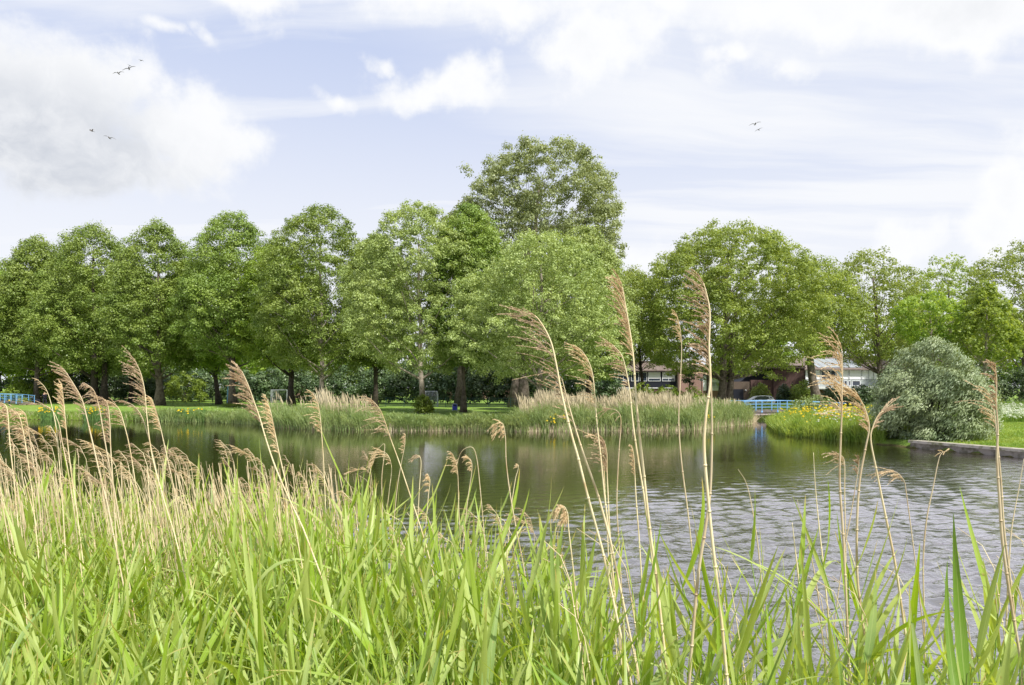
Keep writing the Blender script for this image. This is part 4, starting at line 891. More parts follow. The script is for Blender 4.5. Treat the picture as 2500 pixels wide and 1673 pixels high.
goal('grey metal goal facing the pond left of the black leaning trunk', W(681, 105), 105, 2.4, 1.95, 1.0, 0, 'goal', False)
goal('barred metal goal seen from behind, right of the pale pointed linden', W(1047, 83.5), 83.5, 1.95, 1.85, 1.1, R(180) + R(14), 'goal', True)
# hoop
x = W(556, 102); g = gz(x, 102); r_ = empty('basketball_hoop', (x, 102, g)); tag(r_, 'blue pole with white backboard and orange rim behind mottled trunk', 'basketball hoop')
zt = Z(944, 102) - g
MB().tube([(-.03, 0, 0), (0, 0, zt), (.35, 0, zt + .25), (1.45, -.05, zt + .75)], [.10, .085, .07, .06], 10).build('pole', M['blue'], r_)
MB().add([(1.36, -.55, zt + .28), (1.88, .45, zt + .28), (1.88, .45, zt + 1.35), (1.70, .1, zt + 1.35), (1.42, -.55, zt + .28)], []).v
bb = MB(); P4 = [(1.36, .5, zt + .30), (1.86, -.45, zt + .30), (1.86, -.45, zt + 1.38), (1.62, .02, zt + 1.38)]
bb.add([(a, b, c) for a, b, c in P4] + [(a + .05, b + .03, c) for a, b, c in P4], [(0, 1, 2, 3), (7, 6, 5, 4), (0, 4, 5, 1), (1, 5, 6, 2), (2, 6, 7, 3), (3, 7, 4, 0)]).build('backboard', M['whitepaint'], r_)
rm = MB(); rm.tube([(1.22 + .21 * math.cos(a), -.2 + .21 * math.sin(a), zt + .85) for a in np.linspace(0, 2 * math.pi, 17)], .035, 6, False); rm.tube([(1.42, -.2, zt + .85), (1.6, -.1, zt + .85)], .04, 6); rm.box((1.25, -.2, zt + .76), (.22, .2, .14))
rm.build('rim', M['orange'], r_)
x = W(580, 101); g = gz(x, 101); r_ = empty('concrete_block', (x, 101, g)); tag(r_, 'small pale concrete block beside the mottled trunk', 'block')
MB().box((0, 0, .17), (.5, .4, .36)).build('block', M['concrete'], r_); MB().box((0, 0, .39), (.6, .5, .07)).build('top_slab', M['concretecap'], r_)
# bin
x = W(1110.5, 68.5); g = gz(x, 68.5); r_ = empty('litter_bin', (x, 68.5, g)); tag(r_, 'blue litter bin with grey rounded frame on the lawn', 'litter bin')
o = MB().box((0, 0, .33), (.40, .34, .56)).build('bin_body', M['navy'], r_); bv = o.modifiers.new('b', 'BEVEL'); bv.width = .03; bv.segments = 2
MB().tube([(-.235, 0, -.05), (-.235, 0, .55), (-.20, 0, .64), (-.12, 0, .68), (.12, 0, .68), (.20, 0, .64), (.235, 0, .55), (.235, 0, -.05)], .035, 8).build('frame', M['steel'], r_)
MB().box((0, -.172, .52), (.28, .01, .12)).build('opening', M['rubber'], r_)

# ------------------------------------------------------------------ person and bicycle
def skin_mesh(name, pts, edges, rad, m, parent, root=0, sub=2):
    me = bpy.data.meshes.new(name); me.from_pydata(pts, edges, []); me.update(); o = link(name, me, m, parent)
    o.modifiers.new('s', 'SKIN'); sv = me.skin_vertices[0].data
    for i, r in enumerate(rad): sv[i].radius = r if hasattr(r, '__len__') else (r, r); sv[i].use_root = (i == root)
    s = o.modifiers.new('u', 'SUBSURF'); s.levels = s.render_levels = sub; return o
def person():
    x, y = W(109, 95), 95; g = gz(x, y); r_ = empty('person', (x, y, g), R(-20)); tag(r_, 'person in dark jacket and trousers standing holding the bicycle', 'person')
    J = [(0, 0, .98), (0, 0, 1.18), (0, 0, 1.40), (0, 0, 1.50), (-.03, 0, 1.60), (-.045, 0, 1.70),           # pelvis..head
         (-.02, -.19, 1.40), (-.10, -.24, 1.12), (-.36, -.20, 1.06), (-.44, -.20, 1.05), (-.02, .19, 1.40), (.02, .25, 1.12), (-.20, .20, .98), (-.28, .18, .97),
         (-.01, -.10, .92), (-.08, -.11, .50), (-.10, -.11, .09), (-.22, -.12, .04), (.01, .10, .92), (.10, .12, .50), (.16, .12, .09), (.05, .12, .04)]
    E = [(0, 1), (1, 2), (2, 3), (3, 4), (4, 5), (2, 6), (6, 7), (7, 8), (8, 9), (2, 10), (10, 11), (11, 12), (12, 13), (0, 14), (14, 15), (15, 16), (16, 17), (0, 18), (18, 19), (19, 20), (20, 21)]
    rad = [(.13, .16), (.12, .15), (.11, .17), .055, (.075, .085), (.08, .08), .06, .045, .035, .04, .06, .045, .035, .04, .085, .06, .045, .035, .085, .06, .045, .035]
    skin_mesh('body', J, E, rad, M['skin'], r_)
    k = [0, 1, 2, 6, 7, 8, 10, 11, 12]; E2 = [(0, 1), (1, 2), (2, 3), (3, 4), (4, 5), (2, 6), (6, 7), (7, 8)]
    skin_mesh('jacket', [J[i] for i in k], E2, [(.165, .20), (.15, .185), (.14, .20), .082, .066, .055, .082, .066, .055], M['darkcloth'], r_)
    k = [0, 14, 15, 16, 18, 19, 20]; skin_mesh('trousers', [J[i] for i in k], [(0, 1), (1, 2), (2, 3), (0, 4), (4, 5), (5, 6)], [(.155, .18), .11, .085, .065, .11, .085, .065], M['darkcloth'], r_)
    MB().sphere((-.02, 0, 1.725), (.098, .09, .085)).build('hair', M['hair'], r_, True)
    MB().sphere((-.135, 0, 1.655), (.022, .016, .02), 6, 4).sphere((-.118, -.035, 1.685), .012, 6, 4).sphere((-.118, .035, 1.685), .012, 6, 4).build('face', M['skin'], r_, True)
    for s in (-1, 1):
        xx = -.16 if s < 0 else .10
        MB().sphere((xx, .115 * s, .045), (.14, .05, .05), 8, 5).build('shoe', M['rubber'], r_, True)
    # hands: palm, four fingers curled over the bar, thumb
    for hx, hy, hz in ((-.455, -.20, 1.05), (-.295, .18, .97)):
        h = MB().sphere((hx, hy, hz), (.045, .04, .03), 8, 5)
        for q_ in range(4): h.tube([(hx - .03, hy - .03 + .02 * q_, hz + .01), (hx - .065 - .004 * (q_ % 2), hy - .03 + .02 * q_, hz), (hx - .06, hy - .03 + .02 * q_, hz - .03)], [.010, .009, .008], 5)
        h.tube([(hx, hy + .035, hz), (hx - .035, hy + .05, hz - .02)], [.012, .009], 5); h.build('hand', M['skin'], r_, True)
person()
def bicycle():
    x, y = W(88, 94), 94; g = gz(x, y); r_ = empty('bicycle', (x, y, g), 0); tag(r_, 'dark bicycle with pannier held beside the person', 'bicycle')
    rr = .34
    for xx in (-.95, .15):
        c = [(xx + rr * math.cos(a), 0, rr + rr * math.sin(a)) for a in np.linspace(0, 2 * math.pi, 29)]
        w = MB().tube(c, .022, 6, False).build('wheel', M['rubber'], r_)
        sp_ = MB().tube([(xx, -.04, rr), (xx, .04, rr)], .03, 8)
        for a in np.linspace(0, math.pi * 2, 17)[:-1]: sp_.tube([(xx, 0, rr), (xx + .32 * math.cos(a), 0, rr + .32 * math.sin(a))], .003, 3, False)
        sp_.build('spokes', M['steel'], w)
    f = MB(); bbp = (-.32, 0, .30); seat = (-.18, 0, .86); head = (-.78, 0, .84)
    for a, b in ((bbp, seat), (bbp, head), (seat, head), (bbp, (.15, 0, rr)), (seat, (.15, 0, rr)), (head, (-.95, 0, rr)), (head, (-.74, 0, 1.0))): f.tube([a, b], .02, 6)
    f.build('frame', M['rubber'], r_); MB().tube([(-.62, -.28, 1.04), (-.74, -.2, 1.02), (-.74, .2, 1.02), (-.62, .28, 1.04)], .015, 6).build('handlebar', M['steel'], r_)
    MB().sphere((-.16, 0, .95), (.14, .07, .04), 8, 5).build('saddle', M['rubber'], r_, True)
    for s in (-1, 1): MB().box((.25, .13 * s, .56), (.34, .12, .34)).build('pannier', M['darkcloth'], r_)
bicycle()

# ------------------------------------------------------------------ birds
def gull(px, py, Y, span, bank, yaw, up, lb, m='bird'):
    r_ = empty('flying_bird', (W(px, Y), Y, Z(py, Y)), yaw); tag(r_, lb, 'bird', 'birds in the sky'); r_.rotation_euler = (0, bank, yaw)
    b = MB().sphere((0, 0, 0), (.055 * span, .20 * span, .055 * span), 8, 6); b.sphere((0, -.19 * span, .015 * span), .04 * span, 8, 5)
    b.add([(-.03 * span, .17 * span, 0), (.03 * span, .17 * span, 0), (.07 * span, .32 * span, 0), (-.07 * span, .32 * span, 0)], [(0, 1, 2, 3)]); b.build('body', M[m], r_, True)
    for s in (-1, 1):
        P = [(0, .02, .0, .13), (.22, -.03, up, .12), (.38, .0, up * .8, .08), (.52, .07, up * .45, .015)]; vs = []
        for a, yy, z, c in P: vs += [(s * a * span, (yy - c / 2) * span, z * span), (s * a * span, (yy + c / 2) * span, z * span), (s * a * span, yy * span, (z + .018) * span)]
        fs = []
        for i in range(3):
            k = 3 * i; fs += [(k, k + 1, k + 4, k + 3), (k + 1, k + 2, k + 5, k + 4), (k + 2, k, k + 3, k + 5)]
        MB().add(vs, fs).build('wing', M[m], r_)
gull(289, 179, 60, .9, R(-12), R(10), .10, 'bird low left of the white-bellied one, wing stretched left')
gull(315, 167, 55, 1.0, R(-28), R(25), .04, 'largest banking bird in upper left sky')
gull(317, 161, 90, .6, R(10), R(60), .05, 'tiny bird just above the banking one')
gull(345, 148, 90, .8, R(-10), R(70), .05, 'tiny bird highest and rightmost of the upper left flock')
gull(224, 320, 60, .8, R(8), R(-30), .16, 'bird with raised bent wings before the grey cloud')
gull(267, 337, 60, 1.0, R(14), R(10), .09, 'bird gliding with wings bowed, lowest at left')
gull(1844, 303, 60, 1.0, R(-14), R(-8), .08, 'larger gliding bird in right sky')
gull(1852, 317, 75, .8, R(-14), R(-40), .07, 'smaller bird just below the gliding one at right')
x, y = W(2019, 38.6), 38.6; r_ = empty('coot', (x, y, .0)); tag(r_, 'round black coot at the waterline of the right peninsula', 'water bird')
MB().sphere((0, 0, .16), (.14, .17, .13), 12, 8).sphere((-.10, -.08, .30), (.055, .06, .055), 8, 6).tube([(-.02, -.04, .2), (-.08, -.07, .28)], [.08, .05], 8).build('body', M['coot'], r_, True)
MB().tube([(-.13, -.12, .30), (-.17, -.16, .285)], [.02, .005], 6).build('bill', M['whitepaint'], r_); MB().tube([(0, 0, .06), (0, 0, -.05)], .012, 5).build('legs', M['drystem'], r_)

# ------------------------------------------------------------------ foreground green reeds
def reed_variant(seed, H, r=.0052):
    """returns stem (V,Q) and leaves (V,Q,UV) in local metres"""
    sid = seed % 40; g = np.random.default_rng(seed); bend = g.uniform(-.10, .06); by = g.uniform(-.06, .06)
    cen = lambda t: np.array([bend * t ** 1.6 * H * .6, by * t ** 1.6 * H * .6, t * H * .93])
    mb = MB(); ts = np.linspace(0, 1, 7); mb.tube([cen(t) for t in ts], [r * (1 - .75 * t) + .0006 for t in ts], 6, False)
    Vs = []; Qs = []; U = []; off = 0; az = g.uniform(0, 6.28); n = g.integers(9, 13); seg = 9
    for i in range(n):
        t0 = .26 + .72 * (i / (n - 1)) ** .92; az += math.pi + g.normal() * .6; az = az if g.random() > .35 else g.normal() * .7
        last = i >= n - 2
        L = g.uniform(.38, .66) * (1 if not last else .8) * (H / 2.1) ** .5; wmax = g.uniform(.016, .034) * (.8 if last else 1)
        th0 = R(g.uniform(6, 30)); th1 = R(g.choice([g.uniform(22, 45), g.uniform(45, 80), g.uniform(80, 135)], p=[.60, .27, .13])) if not last else R(g.uniform(4, 22))
        hdir = np.array([math.cos(az), math.sin(az), 0]); side = np.array([-math.sin(az), math.cos(az), 0]); tw = g.normal() * .5
        p = cen(t0); vs = []; uv = []
        for j in range(seg + 1):
            u = j / seg; th = th0 + (th1 - th0) * u ** 1.5; d = hdir * math.sin(th) + np.array([0, 0, 1]) * math.cos(th)
            if j: p = p + d * L / seg
            nrm = np.cross(side, d); a = tw * u * 1.4; sd_ = side * math.cos(a) + nrm * math.sin(a); nn = nrm * math.cos(a) - side * math.sin(a)
            w = wmax * min(1, (u + .12) * 3.2) ** .6 * (1 - max(0, u - .3) / .7) ** .85 * .5 + .0004
            vs += [p - sd_ * w, p + nn * w * .35, p + sd_ * w]; uv += [(2 * i + .001 + sid * 40, u), (2 * i + .5 + sid * 40, u), (2 * i + .999 + sid * 40, u)]
        Vs += vs; U += uv
        for j in range(seg):
            k = off + 3 * j; Qs += [(k, k + 1, k + 4, k + 3), (k + 1, k + 2, k + 5, k + 4)]
        off += len(vs)
    return (np.array(mb.v), np.array([f for f in mb.f if len(f) == 4])), (np.array(Vs), np.array(Qs), np.array(U))
HT = [2.25, 1.30]; VAR = {0: [reed_variant(500 + i, HT[0]) for i in range(14)], 1: [reed_variant(540 + i, HT[1], .0036) for i in range(12)]}
rng = np.random.default_rng(11); plants = []
outer = lambda px: np.interp(px, [-150, 400, 780, 900, 1050, 1250, 1450, 1700, 2000, 2500], [7.0, 6.7, 6.0, 5.1, 4.5, 3.9, 3.4, 3.0, 2.9, 2.9])
dens = lambda px: np.interp(px, [0, 900, 1200, 1450, 1700, 2500], [1, 1, .95, .85, .74, .74])
while len(plants) < 1950:
    Yq = math.sqrt(rng.uniform(1.25 ** 2, 7.0 ** 2)); px = rng.uniform(-140, 2640)
    if Yq > outer(px) * rng.uniform(.93, 1.03) or rng.random() > dens(px): continue
    plants.append((W(px, Yq), Yq, px))
plants.sort(key=lambda p: p[1])
proto = {}
def place_reed(i, x, y, px, ind):
    g0 = gz(x, y); kind = 1 if g0 > .45 else 0; k = rng.integers(len(VAR[kind]))
    tip = rng.normal(1.86, .15) - (.12 if 900 < px < 1350 else 0) - float(np.interp(px, [600, 950], [.27, 0]))
    if rng.random() < .06: tip += .22
    tip -= .35 * max(0, 1 - (y - 1.2) / .9)
    base = max(g0, -.35); sc = (tip - base) / (HT[kind] * .97); rz = rng.normal() * 1.0; sxy = rng.uniform(.85, 1.2); lx, ly = rng.normal(-.02, .14), rng.normal(0, .10)
    return kind, k, base, sc, sxy, rz, lx, ly
ZN = [(300, 'below the person and bicycle'), (600, 'below the stout trunk and hoop pole'), (900, 'below the left far reed bed'), (1150, 'below the pale pointed linden and blue bin'), (1400, 'below the round-topped linden'),
      (1800, 'at the broad plane tree side'), (2150, 'below the peninsula and footbridge'), (9999, 'below willow and quay')]
def zone(px): return next(t for q_, t in ZN if px < q_)
LB = {'L': 'bright green reed plant with long pointed leaves in the dense left stand', 'R': 'bright green reed plant with broad leaves in the sparse stand at right'}
sV, sQ, lV, lQ, lU = [], [], [], [], []; so = lo = 0
for i, (x, y, px) in enumerate(plants):
    kind, k, base, sc, sxy, rz, lx, ly = place_reed(i, x, y, px, i < 290)
    (a, b), (c, d, e) = VAR[kind][k]
    if i < 290:
        side = 'R' if px > 1400 else 'L'
        if (kind, k) not in proto:
            s_ = bpy.data.meshes.new('stem'); s_.from_pydata(a.tolist(), [], b.tolist()); s_.materials.append(M['stemgreen'])
            o = np_mesh('leaves', c, d, M['blade'], uv=e); l_ = o.data; bpy.data.objects.remove(o); proto[(kind, k)] = (s_, l_)
        s_, l_ = proto[(kind, k)]
        r_ = empty('green_reed', (x, y, base)); r_.rotation_euler = (ly, lx, rz); r_.scale = (sxy, sxy, sc)
        tag(r_, ('broad-leaved' if side == 'R' else 'long-leaved') + ' bright green reed in the nearest rows, ' + zone(px), 'reed', 'nearest green reeds ' + zone(px))
        link('stem', s_, None, r_); link('leaves', l_, None, r_)
    else:
        ca, sa = math.cos(rz), math.sin(rz); Rm = np.array([[ca * sxy, -sa * sxy, lx * sc], [sa * sxy, ca * sxy, -ly * sc], [0, 0, sc]])
        T = np.array([x, y, base]); sV.append(a @ Rm.T + T); sQ.append(b + so); so += len(a); lV.append(c @ Rm.T + T); lQ.append(d + lo); lo += len(c); lU.append(e + np.array([40. * rng.integers(1, 60), 0]))
tag(np_mesh('green_reeds', np.concatenate(lV), np.concatenate(lQ), M['blade'], uv=np.concatenate(lU)), 'leaves of the dense green reeds further out in the water', 'reeds', kind='stuff')
tag(np_mesh('green_reed_stems', np.concatenate(sV), np.concatenate(sQ), M['stemgreen']), 'stems of the dense green reeds further out in the water', 'reeds', kind='stuff')

# ------------------------------------------------------------------ dry reeds with plumes
def catmull(P, n):
    P = np.array(P, float); P = np.vstack([2 * P[0] - P[1], P, 2 * P[-1] - P[-2]]); out = []
    for i in range(1, len(P) - 2):
        for t in np.linspace(0, 1, n, endpoint=False):
            a, b, c, d = P[i - 1:i + 3]; out.append(.5 * ((2 * b) + (c - a) * t + (2 * a - 5 * b + 4 * c - d) * t * t + (3 * b - a - 3 * c + d) * t ** 3))
    out.append(P[-2]); return np.array(out)
def plume_np(g, path, PL, spread, up=.5, droop=.25, nb=18, fat=1., side=-1.):
    nb = int(nb * 1.7); fat *= .78; up = min(1, up + .08)
    """path: points from tip downward; returns quads of fluffy branchlets blown to one side"""
    seg = np.linalg.norm(np.diff(path, axis=0), axis=1); S = np.r_[0, np.cumsum(seg)]; Vs = []
    def at(s): return np.array([np.interp(s, S, path[:, k]) for k in range(3)])
    for b in range(nb):
        nd = max(4, nb // 3); s = PL * min(1, (((b * nd) // nb) + .95 * g.random()) / nd); p0 = at(s); t = at(max(0, s - .02)) - at(s + .02); t /= np.linalg.norm(t) + 1e-9
        f = s / PL; L = spread * (.22 + .78 * math.sin(math.pi * min(1, .14 + .66 * f))) * g.choice([g.uniform(.35, .7), g.uniform(.8, 1.3)], p=[.45, .55]); up_b = float(np.clip(up + g.normal() * .20, .1, 1.1)); dr_b = g.uniform(.2, 1.9)
        w = np.array([side, g.normal() * .5, g.normal() * .26 + .1]); w /= np.linalg.norm(w); n = 11; pts = []
        for j in range(n + 1):
            u = j / n; pts.append(p0 + t * L * up_b * (u - .35 * u * u) * 1.3 + w * L * (1 - up_b * .55) * u ** 1.35 + np.array([0, 0, -droop * dr_b * L * u ** 2.4]))
        pts = np.array(pts)
        for j in range(n):
            a, c = pts[j], pts[j + 1]; d = c - a; pr = np.cross(d, [0, 1, 0]); pr /= np.linalg.norm(pr) + 1e-9
            w0 = .0011 * fat * (1.2 - j / n * .6); Vs += [a - pr * w0, a + pr * w0, c + pr * w0 * .9, c - pr * w0 * .9]
            if j >= 1:
                for _ in range(6 if j > 3 else 2):
                    q_ = a + d * g.random(); dd = d / (np.linalg.norm(d) + 1e-9) + g.normal(size=3) * .20; dd /= np.linalg.norm(dd)
                    l = g.uniform(.008, .017) * fat * (1.1 - .4 * j / n); p2 = np.cross(dd, g.normal(size=3)); p2 /= np.linalg.norm(p2) + 1e-9; ww = .0017 * fat
                    m = q_ + dd * l * .45; e = q_ + dd * l; Vs += [q_, m + p2 * ww, e, m - p2 * ww]
    V = np.array(Vs); return V, np.arange(len(V)).reshape(-1, 4)
GD = 'dry reed stalks with feathery plumes'
def dry_reed(label, pts, Y, PL=0, spread=0, r=.0035, up=.5, droop=.25, nb=18, fat=1., seed=0, dark=False, side=-1., group=GD, ylean=.0):
    """pts: photo (column,row) from tip down at distance Y"""
    g = np.random.default_rng(900 + seed); P = [(W(a, Y), Y + ylean * i, Z(b, Y)) for i, (a, b) in enumerate(pts)]
    path = catmull(P, 7); last = path[-1]; d = path[-1] - path[-4]; d /= abs(d[2]) + 1e-9; gg = min(gz(last[0], last[1]), last[2] - .05)
    gg = max(gg, -.3); h = last[2] - gg; base = last + np.array([d[0] * h * .6, 0, -h - .03]); path = np.vstack([path, last * .5 + base * .5 + np.array([d[0] * h * .1, 0, 0]), base])
    org = np.array([base[0], base[1], gg]); root = empty('dry_reed', tuple(org)); tag(root, label, 'dry reed', group); q_ = path - org
    n = len(q_); rad = [r * .82 * (.26 + .74 * min(1, i / n * 1.5)) for i in range(n)]
    mb = MB(); mb.tube(q_, rad, 6)
    S = np.r_[0, np.cumsum(np.linalg.norm(np.diff(q_, axis=0), axis=1))]; s = max(.25, PL * 1.2)      # stem joints
    while s < S[-1]:
        c = np.array([np.interp(s, S, q_[:, k]) for k in range(3)]); c2 = np.array([np.interp(s + .006, S, q_[:, k]) for k in range(3)]); rr = float(np.interp(s, S, rad)) * 1.3
        mb.tube([c, c2], rr, 6); s += g.uniform(.14, .22)
    mb.build('stem', M['drystem'], root, True)
    if PL:
        V, Q = plume_np(g, q_, PL, spread, up, droop, nb, fat, side); np_mesh('plume', V, Q, M['plume'], root)
    return root
